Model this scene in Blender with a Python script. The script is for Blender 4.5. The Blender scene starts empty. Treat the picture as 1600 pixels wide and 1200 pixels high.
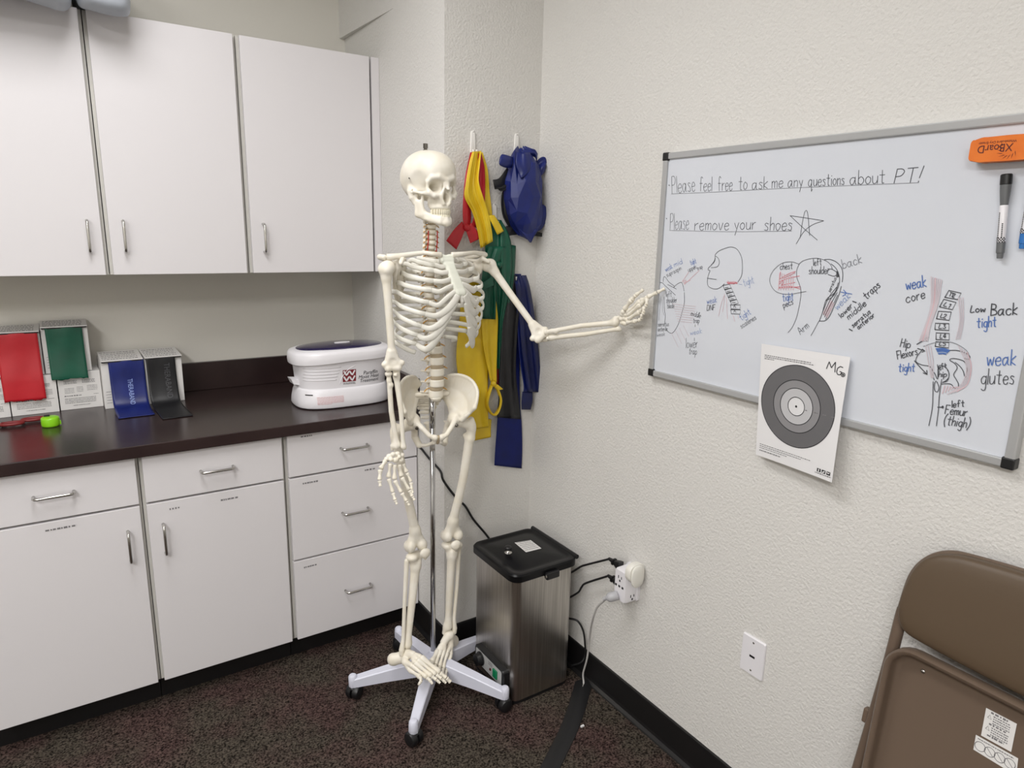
import bpy, bmesh, math, random
import numpy as np
from mathutils import Vector, Matrix, Euler
random.seed(7); rng = np.random.default_rng(7)
C = bpy.context.scene.collection
SC = bpy.context.scene
PI = math.pi

# ------------------------------------------------------------------ camera
YAW, PITCH, ROLL, FPX, CAMH = 0.5839, 0.2233, 0.0229, 1048.3, 1.5587
_f = np.array([math.sin(YAW)*math.cos(PITCH), math.cos(YAW)*math.cos(PITCH), -math.sin(PITCH)])
_r = np.array([math.cos(YAW), -math.sin(YAW), 0.0]); _u = np.cross(_r, _f)
RR = math.cos(ROLL)*_r + math.sin(ROLL)*_u
UU = -math.sin(ROLL)*_r + math.cos(ROLL)*_u
CAMP = np.array([0.0, 0.0, CAMH])
cam = bpy.data.cameras.new('camera'); cam_o = bpy.data.objects.new('camera', cam); C.objects.link(cam_o)
cam.sensor_fit = 'HORIZONTAL'; cam.sensor_width = 36.0; cam.lens = FPX/1600*36.0
cam.clip_start = 0.02; cam.clip_end = 50
cam_o.matrix_world = Matrix(((RR[0], UU[0], -_f[0], 0.0), (RR[1], UU[1], -_f[1], 0.0), (RR[2], UU[2], -_f[2], CAMH), (0, 0, 0, 1)))
SC.camera = cam_o

# ------------------------------------------------------------------ light, exposure
w = bpy.data.worlds.new('world'); SC.world = w; w.use_nodes = True
w.node_tree.nodes['Background'].inputs[0].default_value = (0.95, 0.97, 1.0, 1)
w.node_tree.nodes['Background'].inputs[1].default_value = 0.05
SC.view_settings.view_transform = 'Standard'
SC.view_settings.look = 'None'
SC.view_settings.gamma = 1.0
SC.view_settings.use_curve_mapping = False
SC.view_settings.exposure = 0.0
CEIL = 2.75
TROFFERS = [((0.0, 1.30), 26.0), ((-1.4, 0.45), 22.0), ((-1.4, -0.95), 79.0)]
for (lx, ly), pw in TROFFERS:
    l = bpy.data.lights.new('ceiling_lamp', 'AREA'); l.shape = 'RECTANGLE'; l.size = 0.56; l.size_y = 1.16
    l.energy = pw; l.color = (1.0, 0.988, 0.985)
    lo = bpy.data.objects.new('ceiling_lamp', l); C.objects.link(lo); lo.location = (lx, ly, CEIL-0.012)

# ------------------------------------------------------------------ helpers
def ray(x, y): return RR*(x-800)/FPX + UU*(600-y)/FPX + _f
def at(x, y, ax, v):
    """the point seen at (x, y) of the photograph that lies on the plane ax = v"""
    d = ray(x, y); i = 'XYZ'.index(ax); t = (v-CAMP[i])/d[i]
    return CAMP + t*d
def at_plane(x, y, p0, n):
    d = ray(x, y); n = np.array(n, float); t = ((np.array(p0)-CAMP)@n)/(d@n); return CAMP+t*d
def V(*a): return np.array(a, float)
def lin(c):
    c = np.array(c, float)/255.0
    return np.where(c <= 0.04045, c/12.92, ((c+0.055)/1.055)**2.4)

MATS = {}
def mat(name, rgb, rough=0.5, metal=0.0, rgb2=None, nscale=8.0, bump=0.0, bscale=60.0, bdist=0.002, coat=0.0, spec=0.5, stretch=None, emit=None, detail=3.0, aniso=0.0, sheen=0.0):
    if name in MATS: return MATS[name]
    m = bpy.data.materials.new(name); m.use_nodes = True; nt = m.node_tree; b = nt.nodes['Principled BSDF']
    c = lin(rgb); b.inputs['Base Color'].default_value = (*c, 1)
    b.inputs['Roughness'].default_value = rough; b.inputs['Metallic'].default_value = metal
    b.inputs['Coat Weight'].default_value = coat; b.inputs['Specular IOR Level'].default_value = spec
    b.inputs['Anisotropic'].default_value = aniso
    b.inputs['Sheen Weight'].default_value = sheen
    if emit:
        b.inputs['Emission Color'].default_value = (*lin(emit[0]), 1); b.inputs['Emission Strength'].default_value = emit[1]
    tc = None
    def coords():
        nonlocal tc
        if tc is None:
            tc = nt.nodes.new('ShaderNodeTexCoord')
        if stretch:
            mp = nt.nodes.new('ShaderNodeMapping'); mp.inputs['Scale'].default_value = stretch
            nt.links.new(tc.outputs['Object'], mp.inputs['Vector']); return mp.outputs['Vector']
        return tc.outputs['Object']
    if rgb2 is not None:
        n = nt.nodes.new('ShaderNodeTexNoise'); n.inputs['Scale'].default_value = nscale; n.inputs['Detail'].default_value = detail
        r = nt.nodes.new('ShaderNodeValToRGB'); r.color_ramp.elements[0].position = 0.35; r.color_ramp.elements[1].position = 0.65
        r.color_ramp.elements[0].color = (*c, 1); r.color_ramp.elements[1].color = (*lin(rgb2), 1)
        nt.links.new(coords(), n.inputs['Vector']); nt.links.new(n.outputs['Fac'], r.inputs['Fac']); nt.links.new(r.outputs['Color'], b.inputs['Base Color'])
    if bump > 0:
        n2 = nt.nodes.new('ShaderNodeTexNoise'); n2.inputs['Scale'].default_value = bscale; n2.inputs['Detail'].default_value = 2.0
        bp = nt.nodes.new('ShaderNodeBump'); bp.inputs['Strength'].default_value = bump; bp.inputs['Distance'].default_value = bdist
        nt.links.new(coords(), n2.inputs['Vector']); nt.links.new(n2.outputs['Fac'], bp.inputs['Height']); nt.links.new(bp.outputs['Normal'], b.inputs['Normal'])
    MATS[name] = m
    return m

def thing(name, label, cat, loc=(0, 0, 0), group=None):
    o = bpy.data.objects.new(name, None); C.objects.link(o); o.location = [float(v) for v in loc]
    o.empty_display_size = 0.05
    o['label'] = label; o['category'] = cat
    if group: o['group'] = group
    return o
def tag(o, label=None, cat=None, group=None, kind=None):
    if label: o['label'] = label
    if cat: o['category'] = cat
    if group: o['group'] = group
    if kind: o['kind'] = kind
    return o

def world_loc(o):
    v = Vector(o.location) if o.parent is None else None
    if v is not None: return v
    return Vector(o['_wl']) if False else WL[o.name]
WL = {}
def link(name, verts, faces, m, parent=None, smooth=False, label=None, mats=None, fmat=None, bevel=0.0, sharp=None):
    verts = np.asarray(verts, float)
    c = (verts.min(0)+verts.max(0))/2
    me = bpy.data.meshes.new(name)
    me.from_pydata((verts-c).tolist(), [], [list(map(int, f)) for f in faces]); me.update()
    if m is not None: me.materials.append(m)
    if mats:
        for q in mats: me.materials.append(q)
        me.polygons.foreach_set('material_index', fmat)
    if smooth:
        me.polygons.foreach_set('use_smooth', [True]*len(me.polygons))
        if sharp: me.set_sharp_from_angle(angle=math.radians(sharp))
    o = bpy.data.objects.new(name, me); C.objects.link(o)
    o.location = c.tolist(); WL[o.name] = Vector(c.tolist())
    if parent is not None:
        o.parent = parent
        pl = WL.get(parent.name, Vector(parent.location))
        o.matrix_parent_inverse = Matrix.Translation(-pl)
    if label: o['label'] = label
    if bevel > 0:
        bv = o.modifiers.new('bevel', 'BEVEL'); bv.width = bevel; bv.segments = 2; bv.limit_method = 'ANGLE'; bv.angle_limit = math.radians(40)
    return o

class MB:
    def __init__(s): s.v = []; s.f = []; s.n = 0; s.mi = []
    def add(s, verts, faces, mi=0):
        verts = np.asarray(verts, float)
        s.v.append(verts)
        s.f.extend([[i+s.n for i in f] for f in faces]); s.mi.extend([mi]*len(faces)); s.n += len(verts); return s
    def box(s, lo, hi, mi=0):
        x0, y0, z0 = lo; x1, y1, z1 = hi
        v = [(x0,y0,z0),(x1,y0,z0),(x1,y1,z0),(x0,y1,z0),(x0,y0,z1),(x1,y0,z1),(x1,y1,z1),(x0,y1,z1)]
        return s.add(v, [(0,3,2,1),(4,5,6,7),(0,1,5,4),(1,2,6,5),(2,3,7,6),(3,0,4,7)], mi)
    def obox(s, c, ax, hs, mi=0):
        """oriented box: centre, three unit axes, half sizes"""
        c = np.array(c, float); ax = [np.array(a, float)*h for a, h in zip(ax, hs)]
        v = [c+i*ax[0]+j*ax[1]+k*ax[2] for k in (-1,1) for (i,j) in ((-1,-1),(1,-1),(1,1),(-1,1))]
        return s.add(v, [(0,3,2,1),(4,5,6,7),(0,1,5,4),(1,2,6,5),(2,3,7,6),(3,0,4,7)], mi)
    def tube(s, pts, r, n=10, cap=True, flat=None, up=None, mi=0):
        """sweep along pts; r: number or list; flat: ratio of the second radius; up: normal hint of the first radius"""
        pts = [np.array(p, float) for p in pts]; m = len(pts)
        rs = [r]*m if np.isscalar(r) else list(r)
        vs = []; prev = None
        for i, p in enumerate(pts):
            t = pts[min(i+1, m-1)]-pts[max(i-1, 0)]; t = t/(np.linalg.norm(t)+1e-12)
            if up is not None:
                u = np.array(up[i] if np.ndim(up) == 2 else up, float)
            elif prev is None:
                u = np.array([0, 0, 1.0]) if abs(t[2]) < 0.9 else np.array([1.0, 0, 0])
            else: u = prev
            u = u-t*(u@t); u = u/(np.linalg.norm(u)+1e-12); prev = u
            b = np.cross(t, u); fl = 1.0 if flat is None else flat
            for k in range(n):
                a = 2*PI*k/n
                vs.append(p+rs[i]*(math.cos(a)*u+fl*math.sin(a)*b))
        fs = []
        for i in range(m-1):
            for k in range(n):
                k2 = (k+1) % n
                fs.append((i*n+k, i*n+k2, (i+1)*n+k2, (i+1)*n+k))
        if cap:
            fs.append(tuple(range(n-1, -1, -1))); fs.append(tuple((m-1)*n+k for k in range(n)))
        return s.add(vs, fs, mi)
    def loft(s, rings, cap=True, closed=True, mi=0):
        n = len(rings[0]); vs = [p for r in rings for p in r]; fs = []
        for i in range(len(rings)-1):
            for k in range(n if closed else n-1):
                k2 = (k+1) % n
                fs.append((i*n+k, i*n+k2, (i+1)*n+k2, (i+1)*n+k))
        if cap and closed:
            fs.append(tuple(range(n-1, -1, -1))); fs.append(tuple((len(rings)-1)*n+k for k in range(n)))
        return s.add(vs, fs, mi)
    def prism(s, poly, d, mi=0):
        """polygon (3-D points) extruded by vector d"""
        poly = [np.array(p, float) for p in poly]; n = len(poly); d = np.array(d, float)
        vs = poly+[p+d for p in poly]
        fs = [tuple(range(n-1, -1, -1)), tuple(range(n, 2*n))]+[(i, (i+1) % n, n+(i+1) % n, n+i) for i in range(n)]
        return s.add(vs, fs, mi)
    def lathe(s, c, axis, prof, n=24, mi=0):
        """prof: (radius, height) list around axis from c"""
        a = np.array(axis, float); a /= np.linalg.norm(a)
        u = np.cross(a, [0, 0, 1.0]) if abs(a[2]) < 0.9 else np.cross(a, [1.0, 0, 0]); u /= np.linalg.norm(u); b = np.cross(a, u)
        rings = [[np.array(c)+a*h+max(r, 1e-5)*(math.cos(2*PI*k/n)*u+math.sin(2*PI*k/n)*b) for k in range(n)] for r, h in prof]
        return s.loft(rings, mi=mi)
    def build(s, name, m, parent=None, **k):
        mats = k.get('mats')
        if mats: k['fmat'] = s.mi
        return link(name, np.concatenate(s.v), s.f, m, parent, **k)

def catmull(pts, n=6):
    pts = [np.array(p, float) for p in pts]
    P = [2*pts[0]-pts[1]]+pts+[2*pts[-1]-pts[-2]]; out = []
    for i in range(1, len(P)-2):
        for j in range(n):
            t = j/n
            out.append(0.5*((2*P[i])+(-P[i-1]+P[i+1])*t+(2*P[i-1]-5*P[i]+4*P[i+1]-P[i+2])*t*t+(-P[i-1]+3*P[i]-3*P[i+1]+P[i+2])*t**3))
    out.append(P[-2]); return out
def rrect(w, h, r, n=6):
    """rounded rectangle outline, centred"""
    o = []
    for cx, cy, a0 in ((w/2-r, h/2-r, 0), (-w/2+r, h/2-r, 90), (-w/2+r, -h/2+r, 180), (w/2-r, -h/2+r, 270)):
        for k in range(n+1):
            a = math.radians(a0+90*k/n); o.append((cx+r*math.cos(a), cy+r*math.sin(a)))
    return o
def unit(v): v = np.array(v, float); return v/np.linalg.norm(v)

# signed-distance modelling for the bones
def sd_cone(P, a, b, ra, rb):
    a = np.array(a, float); b = np.array(b, float); ab = b-a; L = ab@ab+1e-12
    t = np.clip(((P-a)@ab)/L, 0, 1)
    return np.linalg.norm(P-a-t[:, None]*ab, axis=1)-(ra+(rb-ra)*t)
def sd_ell(P, c, r, M=None):
    q = P-np.array(c, float)
    if M is not None: q = q@M
    r = np.array(r, float)*np.ones(3)
    k0 = np.linalg.norm(q/r, axis=1); k1 = np.linalg.norm(q/(r*r), axis=1)+1e-9
    return k0*(k0-1)/k1
def sd_cyl(P, c, rx, ry, h, rd=0.002, M=None):
    q = P-np.array(c, float)
    if M is not None: q = q@M
    k = np.sqrt((q[:, 0]/rx)**2+(q[:, 1]/ry)**2)
    d = np.stack([(k-1)*min(rx, ry)+rd, np.abs(q[:, 2])-h+rd], 1)
    return np.minimum(d.max(1), 0)+np.linalg.norm(np.maximum(d, 0), axis=1)-rd
def sd_path(P, pts, rs):
    d = None
    for i in range(len(pts)-1):
        v = sd_cone(P, pts[i], pts[i+1], rs[i], rs[i+1])
        if d is None: d = v; continue
        h = np.clip(0.5+0.5*(v-d)/0.0012, 0, 1); d = v*(1-h)+d*h-0.0012*h*(1-h)
    return d
class SDF:
    def __init__(s, k=0.008): s.ops = []; s.k = k; s.lo = np.full(3, 1e9); s.hi = -s.lo
    def _b(s, lo, hi): s.lo = np.minimum(s.lo, lo); s.hi = np.maximum(s.hi, hi)
    def cone(s, a, b, ra, rb=None, k=None, op=1):
        rb = ra if rb is None else rb; a = np.array(a, float); b = np.array(b, float)
        if op > 0: r = max(ra, rb); s._b(np.minimum(a, b)-r, np.maximum(a, b)+r)
        s.ops.append((op, s.k if k is None else k, sd_cone, (a, b, ra, rb))); return s
    def path(s, pts, rs, k=None):
        rs = [rs]*len(pts) if np.isscalar(rs) else rs
        pts = [np.array(p, float) for p in pts]
        for p, r in zip(pts, rs): s._b(p-r, p+r)
        s.ops.append((1, s.k if k is None else k, sd_path, (pts, rs))); return s
    def ell(s, c, r, M=None, k=None, op=1):
        c = np.array(c, float); rm = np.max(r)
        if op > 0: s._b(c-(np.array(r)*np.ones(3) if M is None else rm), c+(np.array(r)*np.ones(3) if M is None else rm))
        s.ops.append((op, s.k if k is None else k, sd_ell, (c, r, M))); return s
    def cyl(s, c, rx, ry, h, rd=0.002, M=None, k=None, op=1):
        c = np.array(c, float); rm = max(rx, ry, h)*1.3
        if op > 0: s._b(c-rm, c+rm)
        s.ops.append((op, s.k if k is None else k, sd_cyl, (c, rx, ry, h, rd, M))); return s
    def ev(s, P):
        d = None
        for op, k, fn, a in s.ops:
            v = fn(P, *a)
            if d is None: d = v; continue
            x, y = (d, v) if op > 0 else (-d, v)
            hh = np.clip(0.5+0.5*(y-x)/k, 0, 1); m_ = y*(1-hh)+x*hh-k*hh*(1-hh)
            d = m_ if op > 0 else -m_
        return d
    def mesh(s, h):
        lo = s.lo-2.5*h; n = np.ceil((s.hi+2.5*h-lo)/h).astype(int)+1
        g = np.stack(np.meshgrid(*[lo[i]+h*np.arange(n[i]) for i in range(3)], indexing='ij'), -1)
        D = s.ev(g.reshape(-1, 3)).reshape(n)
        S = D < 0
        off = [(i, j, k) for i in (0, 1) for j in (0, 1) for k in (0, 1)]
        sl = lambda o: tuple(slice(o[a], n[a]-1+o[a]) for a in range(3))
        cnt = sum(S[sl(o)].astype(int) for o in off)
        act = (cnt > 0) & (cnt < 8); idx = np.argwhere(act)
        vals = np.stack([D[idx[:, 0]+o[0], idx[:, 1]+o[1], idx[:, 2]+o[2]] for o in off], 1)
        acc = np.zeros((len(idx), 3)); num = np.zeros(len(idx))
        for a in range(8):
            for b in range(a+1, 8):
                df = np.array(off[b])-np.array(off[a])
                if np.abs(df).sum() != 1: continue
                va, vb = vals[:, a], vals[:, b]; mk = (va < 0) != (vb < 0)
                t = np.where(mk, va/(va-vb+1e-15), 0)
                acc += mk[:, None]*(np.array(off[a])+t[:, None]*df); num += mk
        vs = lo+h*(idx+acc/num[:, None])
        im = -np.ones(n-1, int); im[tuple(idx.T)] = np.arange(len(idx))
        fs = []
        for ax in range(3):
            b, c = (ax+1) % 3, (ax+2) % 3
            A = [slice(None)]*3; B = [slice(None)]*3
            A[ax] = slice(0, n[ax]-1); B[ax] = slice(1, n[ax])
            ch = np.argwhere(S[tuple(A)] != S[tuple(B)])
            ch = ch[(ch[:, b] > 0) & (ch[:, c] > 0) & (ch[:, b] < n[b]-1) & (ch[:, c] < n[c]-1)]
            def cell(db, dc):
                q = ch.copy(); q[:, b] += db; q[:, c] += dc; return im[tuple(q.T)]
            quad = np.stack([cell(-1, -1), cell(0, -1), cell(0, 0), cell(-1, 0)], 1)
            ins = S[tuple(ch.T)]
            quad = np.where(ins[:, None], quad, quad[:, ::-1])
            fs.append(quad)
        return vs, np.concatenate(fs).tolist()
    def build(s, name, m, parent, h=0.0025, T=None, **k):
        vs, fs = s.mesh(h)
        if T is not None: vs = T(vs)
        return link(name, vs, fs, m, parent, smooth=True, **k)

def set_structure(o): o['kind'] = 'structure'; return o
def text_geo(body, size=1.0):
    cu = bpy.data.curves.new('t', 'FONT'); cu.body = body; cu.size = size; cu.resolution_u = 3
    ob = bpy.data.objects.new('t', cu); C.objects.link(ob)
    bpy.context.view_layer.update()
    me = ob.evaluated_get(bpy.context.evaluated_depsgraph_get()).to_mesh()
    v = np.array([tuple(q.co) for q in me.vertices]); f = [tuple(p.vertices) for p in me.polygons]
    bpy.data.objects.remove(ob); bpy.data.curves.remove(cu)
    return v[:, :2], f

# single-stroke lettering (x-height 10, ascender 19, descender -8)
G = {
'a': ((8,8,5,10,1,8,0,4,2,0,5,1,8,7),(8,10,8,2,10,0)), 'b': ((0,19,0,0),(0,7,4,10,8,7,8,3,4,0,0,2)), 'c': ((8,8,5,10,1,8,0,4,2,0,6,0,8,2),),
'd': ((8,8,4,10,0,6,1,1,5,0,8,4),(8,19,8,0)), 'e': ((0,5,8,6,6,10,2,9,0,5,2,0,6,0,8,2),), 'f': ((8,17,5,19,3,16,3,0),(0,10,7,10)),
'g': ((8,8,4,10,0,6,2,1,6,1,8,6),(8,10,8,-5,5,-8,1,-6)), 'h': ((0,19,0,0),(0,6,4,10,7,8,7,0)), 'i': ((1,10,1,0),(1,14,1.6,15)),
'k': ((0,19,0,0),(7,11,0,5,7,0)), 'l': ((0,19,0,0),), 'm': ((0,10,0,0),(0,7,3,10,5,8,5,0),(5,7,8,10,10,8,10,0)), 'n': ((0,10,0,0),(0,7,4,10,7,8,7,0)),
'o': ((4,10,1,8,0,4,3,0,7,2,8,7,4,10),), 'p': ((0,10,0,-8),(0,7,4,10,8,7,7,2,3,0,0,2)), 'q': ((8,8,4,10,0,6,1,1,5,0,8,5),(8,10,8,-8,10,-5)),
'r': ((0,10,0,0),(0,6,3,9,6,10)), 's': ((7,9,3,10,1,8,6,4,5,0,0,1),), 't': ((4,17,4,1,7,0),(0,11,8,11)), 'u': ((0,10,0,3,2,0,6,1,8,5),(8,10,8,0)),
'v': ((0,10,4,0,8,10),), 'w': ((0,10,2,0,5,8,8,0,10,10),), 'x': ((0,10,7,0),(7,10,0,0)), 'y': ((0,10,4,2),(8,10,2,-8)), 'z': ((0,10,7,10,0,0,7,0),),
'P': ((1,19,0,0),(1,19,7,19,10,15,7,10,1,9)), 'T': ((6,19,5,0),(0,19,12,19)), 'D': ((0,19,0,0),(0,19,6,18,9,10,6,1,0,0)), 'N': ((0,0,0,19,9,0,9,19),),
'F': ((0,19,0,0),(0,19,9,19),(0,10,7,10)), 'H': ((0,19,0,0),(9,19,9,0),(0,10,9,10)), 'L': ((1,19,0,0,8,1),), 'B': ((0,19,0,0),(0,19,7,17,7,11,1,10,8,8,9,2,0,0)),
'M': ((0,0,2,19,7,5,12,19,13,0),), 'G': ((11,16,7,19,2,15,0,8,3,1,8,0,11,4,11,9,7,9),), 'A': ((0,0,6,19,11,0),(2,7,9,7)),
'1': ((0,15,3,19,3,0),), '2': ((0,16,4,19,8,15,0,0,9,0),), '3': ((0,18,6,18,3,11,8,6,5,0,0,2),), '4': ((6,0,6,19,0,7,9,7),), '5': ((8,19,1,19,0,11,6,11,8,5,4,0,0,2),),
'!': ((3,21,0,5),(-0.6,1,-0.4,-0.6)), '(': ((5,22,1,14,1,4,5,-5),), ')': ((0,22,4,14,4,4,0,-5),), '.': ((0,1,1,0),), '-': ((0,8,6,8),), '+': ((0,7,8,7),(4,11,4,3)),
}
def glyph_lines(word):
    out = []; x = 0.0
    for ch in word:
        if ch == ' ': x += 9; continue
        g = G[ch]; wd = 0
        for st in g:
            p = [(st[i]+x, st[i+1]) for i in range(0, len(st), 2)]; out.append(p); wd = max(wd, max(st[::2]))
        x += wd+3.2
    return out, x-3.2

# ------------------------------------------------------------------ materials of the room
M_wall = mat('wall_paint', (222, 220, 216), rough=0.75, bump=0.75, bscale=135, bdist=0.0035)
M_wall_s = mat('wall_paint_smooth', (222, 219, 211), rough=0.75, bump=0.10, bscale=60, bdist=0.002)
M_ceil = mat('ceiling_tile', (225, 224, 218), rough=0.9)
M_base = mat('rubber_base', (22, 21, 22), rough=0.45)
M_lam = mat('white_laminate', (224, 221, 223), rough=0.38)
M_gap = mat('cabinet_edge', (205, 203, 196), rough=0.5)
M_dark = mat('dark_gap', (40, 38, 36), rough=0.8)
M_chrome = mat('brushed_nickel', (200, 198, 194), rough=0.22, metal=1.0)
M_counter = mat('dark_laminate', (52, 39, 38), rough=0.24, rgb2=(43, 31, 31), nscale=5)
M_card = mat('white_card', (226, 224, 222), rough=0.6)
M_ink = mat('black_ink', (38, 38, 42), rough=0.6)
M_grey_ink = mat('grey_ink', (120, 118, 120), rough=0.6)

def carpet_material():
    m = bpy.data.materials.new('carpet'); m.use_nodes = True; nt = m.node_tree; b = nt.nodes['Principled BSDF']
    b.inputs['Roughness'].default_value = 0.95; b.inputs['Specular IOR Level'].default_value = 0.1
    tc = nt.nodes.new('ShaderNodeTexCoord')
    n1 = nt.nodes.new('ShaderNodeTexNoise'); n1.inputs['Scale'].default_value = 190; n1.inputs['Detail'].default_value = 3
    r1 = nt.nodes.new('ShaderNodeValToRGB'); e = r1.color_ramp.elements
    e[0].position = 0.36; e[0].color = (*lin((34, 30, 28)), 1); e[1].position = 0.66; e[1].color = (*lin((138, 128, 120)), 1)
    n2 = nt.nodes.new('ShaderNodeTexNoise'); n2.inputs['Scale'].default_value = 5.5; n2.inputs['Detail'].default_value = 4
    r2 = nt.nodes.new('ShaderNodeValToRGB'); e = r2.color_ramp.elements
    e[0].position = 0.42; e[0].color = (*lin((176, 174, 166)), 1); e[1].position = 0.62; e[1].color = (*lin((184, 160, 162)), 1)
    mx = nt.nodes.new('ShaderNodeMix'); mx.data_type = 'RGBA'; mx.blend_type = 'MULTIPLY'; mx.inputs[0].default_value = 1.0
    bp = nt.nodes.new('ShaderNodeBump'); bp.inputs['Strength'].default_value = 0.8; bp.inputs['Distance'].default_value = 0.004
    L = nt.links.new
    L(tc.outputs['Object'], n1.inputs['Vector']); L(tc.outputs['Object'], n2.inputs['Vector'])
    L(n1.outputs['Fac'], r1.inputs['Fac']); L(n2.outputs['Fac'], r2.inputs['Fac'])
    L(r1.outputs['Color'], mx.inputs[6]); L(r2.outputs['Color'], mx.inputs[7]); L(mx.outputs[2], b.inputs['Base Color'])
    L(n1.outputs['Fac'], bp.inputs['Height']); L(bp.outputs['Normal'], b.inputs['Normal'])
    return m
M_carpet = carpet_material()

# ------------------------------------------------------------------ room shell
XR, YB, XC, YA = 1.4119, 1.998, 1.0424, 2.87
YU, YL, YF = 2.5136, 2.212, 2.19          # faces of the wall units, of the base units, counter edge
XW, YW = -2.7, -2.4
ZBB = 0.112
def shell(name, lo, hi, m): return set_structure(MB().box(lo, hi).build(name, m))
shell('floor', (XW, YW, -0.1), (XR, YA, 0.0), M_carpet)
shell('ceiling', (XW, YW, CEIL), (XR, YA, CEIL+0.1), M_ceil)
shell('wall_right', (XR, YW, 0), (XR+0.12, YB, CEIL), M_wall)
shell('wall_back', (XW, YA, 0), (XC, YA+0.12, CEIL), M_wall_s)
b = MB().box((XC, YB, 0), (XR+0.12, YA+0.12, CEIL)).prism([(XC, YA-0.5, 2.306), (XC, YA, 2.306), (XC-0.022, YA, 2.306)], (0, 0, CEIL-2.306))
set_structure(b.build('wall_corner', M_wall))
shell('wall_left', (XW-0.12, YW, 0), (XW, YA, CEIL), M_wall_s)
shell('wall_front', (XW, YW-0.12, 0), (XR, YW, CEIL), M_wall_s)
def base_prof(p0, p1, nrm, name):
    p0 = V(*p0, 0); p1 = V(*p1, 0); n = V(*nrm, 0)
    prof = [(0, 0), (0.018, 0), (0.016, 0.004), (0.008, 0.012), (0.006, 0.022), (0.006, ZBB-0.003), (0.004, ZBB), (0, ZBB)]
    set_structure(MB().loft([[p+n*a+V(0, 0, z) for a, z in prof] for p in (p0, p1)]).build(name, M_base))
base_prof((XR, YW), (XR, YB), (-1, 0), 'baseboard_right')
base_prof((XC, YB), (XR-0.006, YB), (0, -1), 'baseboard_back')
base_prof((XC, YB-0.006), (XC, YL+0.07), (-1, 0), 'baseboard_return')

# ceiling troffers: frame + diffuser around each lamp (out of the frame, above)
M_lampframe = mat('lamp_frame', (235, 235, 232), rough=0.5)
for i, ((lx, ly), pw) in enumerate(TROFFERS):
    t = thing('ceiling_light', ['recessed ceiling light panel nearest the skeleton', 'recessed ceiling light panel in the middle of the left side', 'recessed ceiling light panel at the far left rear'][i], 'ceiling light', (lx, ly, CEIL))
    m_ = MB()
    for dx in (-1, 1): m_.box((lx+dx*0.29-0.008, ly-0.6, CEIL-0.02), (lx+dx*0.29+0.008, ly+0.6, CEIL))
    for dy in (-1, 1): m_.box((lx-0.29, ly+dy*0.592-0.008, CEIL-0.02), (lx+0.29, ly+dy*0.592+0.008, CEIL))
    m_.build('frame', M_lampframe, t)

# ------------------------------------------------------------------ cabinets
def handle_geo(c, axis, out, L=0.096, r=0.0045, proj=0.027):
    a = unit(axis); o = unit(out); c = V(*c)
    pts = [c-a*L/2, c-a*L/2+o*(proj-0.008), c-a*(L/2-0.0035)+o*(proj-0.002), c-a*(L/2-0.010)+o*proj,
           c+a*(L/2-0.010)+o*proj, c+a*(L/2-0.0035)+o*(proj-0.002), c+a*L/2+o*(proj-0.008), c+a*L/2]
    return MB().tube(pts, r, 10)
def dash_text(m_, p, du, dv, w, h, seed, t=0.00025, n=None):
    """a line of print too small to read: short dark dashes"""
    r = random.Random(seed); x = 0.0; du = unit(du); dv = unit(dv); nrm = np.cross(du, dv); p = V(*p)
    while x < w:
        l = min(h*r.uniform(0.5, 1.6), w-x)
        m_.obox(p+du*(x+l/2)+dv*(h/2)+nrm*t*0.5, (du, dv, nrm), (l/2, h/2*r.uniform(0.7, 1.0), t)); x += l+h*r.uniform(0.25, 0.7)
OUT = V(0, -1, 0)
G2 = 0.009
def front(parent, name, x0, x1, z0, z1, Y, hc=None, vertical=True, labels=(), bev=0.0015, slabel=None):
    p = MB().box((x0, Y, z0), (x1, Y+0.019, z1)).build(name, M_lam, parent, bevel=bev)
    if hc is not None:
        handle_geo((hc[0], Y, hc[1]), (0, 0, 1) if vertical else (1, 0, 0), OUT).build('handle', M_chrome, p, smooth=True, label='brushed metal bar handle')
    for k, (lx, lz, lw) in enumerate(labels):
        m_ = MB(); dash_text(m_, (lx, Y-0.0004, lz), (1, 0, 0), (0, 0, 1), lw, 0.006, int(lx*1000)+k)
        m_.build('label_strip', M_grey_ink, p, label='tiny printed label strip')
    return p
def carcass(parent, x0, x1, z0, z1, y0, y1, shelf=()):
    m_ = MB(); t = 0.016
    m_.box((x0, y0, z0), (x0+t, y1, z1)); m_.box((x1-t, y0, z0), (x1, y1, z1))
    m_.box((x0+t, y0, z0), (x1-t, y1, z0+t)); m_.box((x0+t, y0, z1-t), (x1-t, y1, z1)); m_.box((x0+t, y1-0.006, z0+t), (x1-t, y1, z1-t))
    for z in shelf: m_.box((x0+t, y0, z-0.01), (x1-t, y1-0.006, z+0.01))
    return m_.build('carcass', M_gap, parent)
U = [-0.345, 0.1136, 0.5427, 1.0073]; ZU0, ZU1 = 1.395, 2.171
def px_x(x, y, Y): p = at(x, y, 'Y', Y); return p[0], p[2]
ul = ['white wall cabinet at the left edge with its handle at lower right', 'middle white wall cabinet under the grey bag', 'white wall cabinet nearest the skeleton above the paraffin bath']
uh = [(138, 369), (194, 369), (412, 372)]
for i in range(3):
    x0, x1 = U[i]+0.0015, U[i+1]-0.0015
    t = thing('wall_cabinet', ul[i], 'cabinet', ((x0+x1)/2, YU, ZU0), 'white wall cabinets above the counter')
    carcass(t, x0, x1, ZU0, ZU1, YU+0.021, YA-0.001, (1.65, 1.91))
    front(t, 'door', x0+G2, x1-G2 if i < 2 else x1-0.003, ZU0, ZU1-0.001, YU, px_x(*uh[i], YU))
MB().box((U[3]+0.004, YU+0.004, ZU0), (XC-0.001, YU+0.02, ZU1)).build('filler_strip', M_lam)
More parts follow.
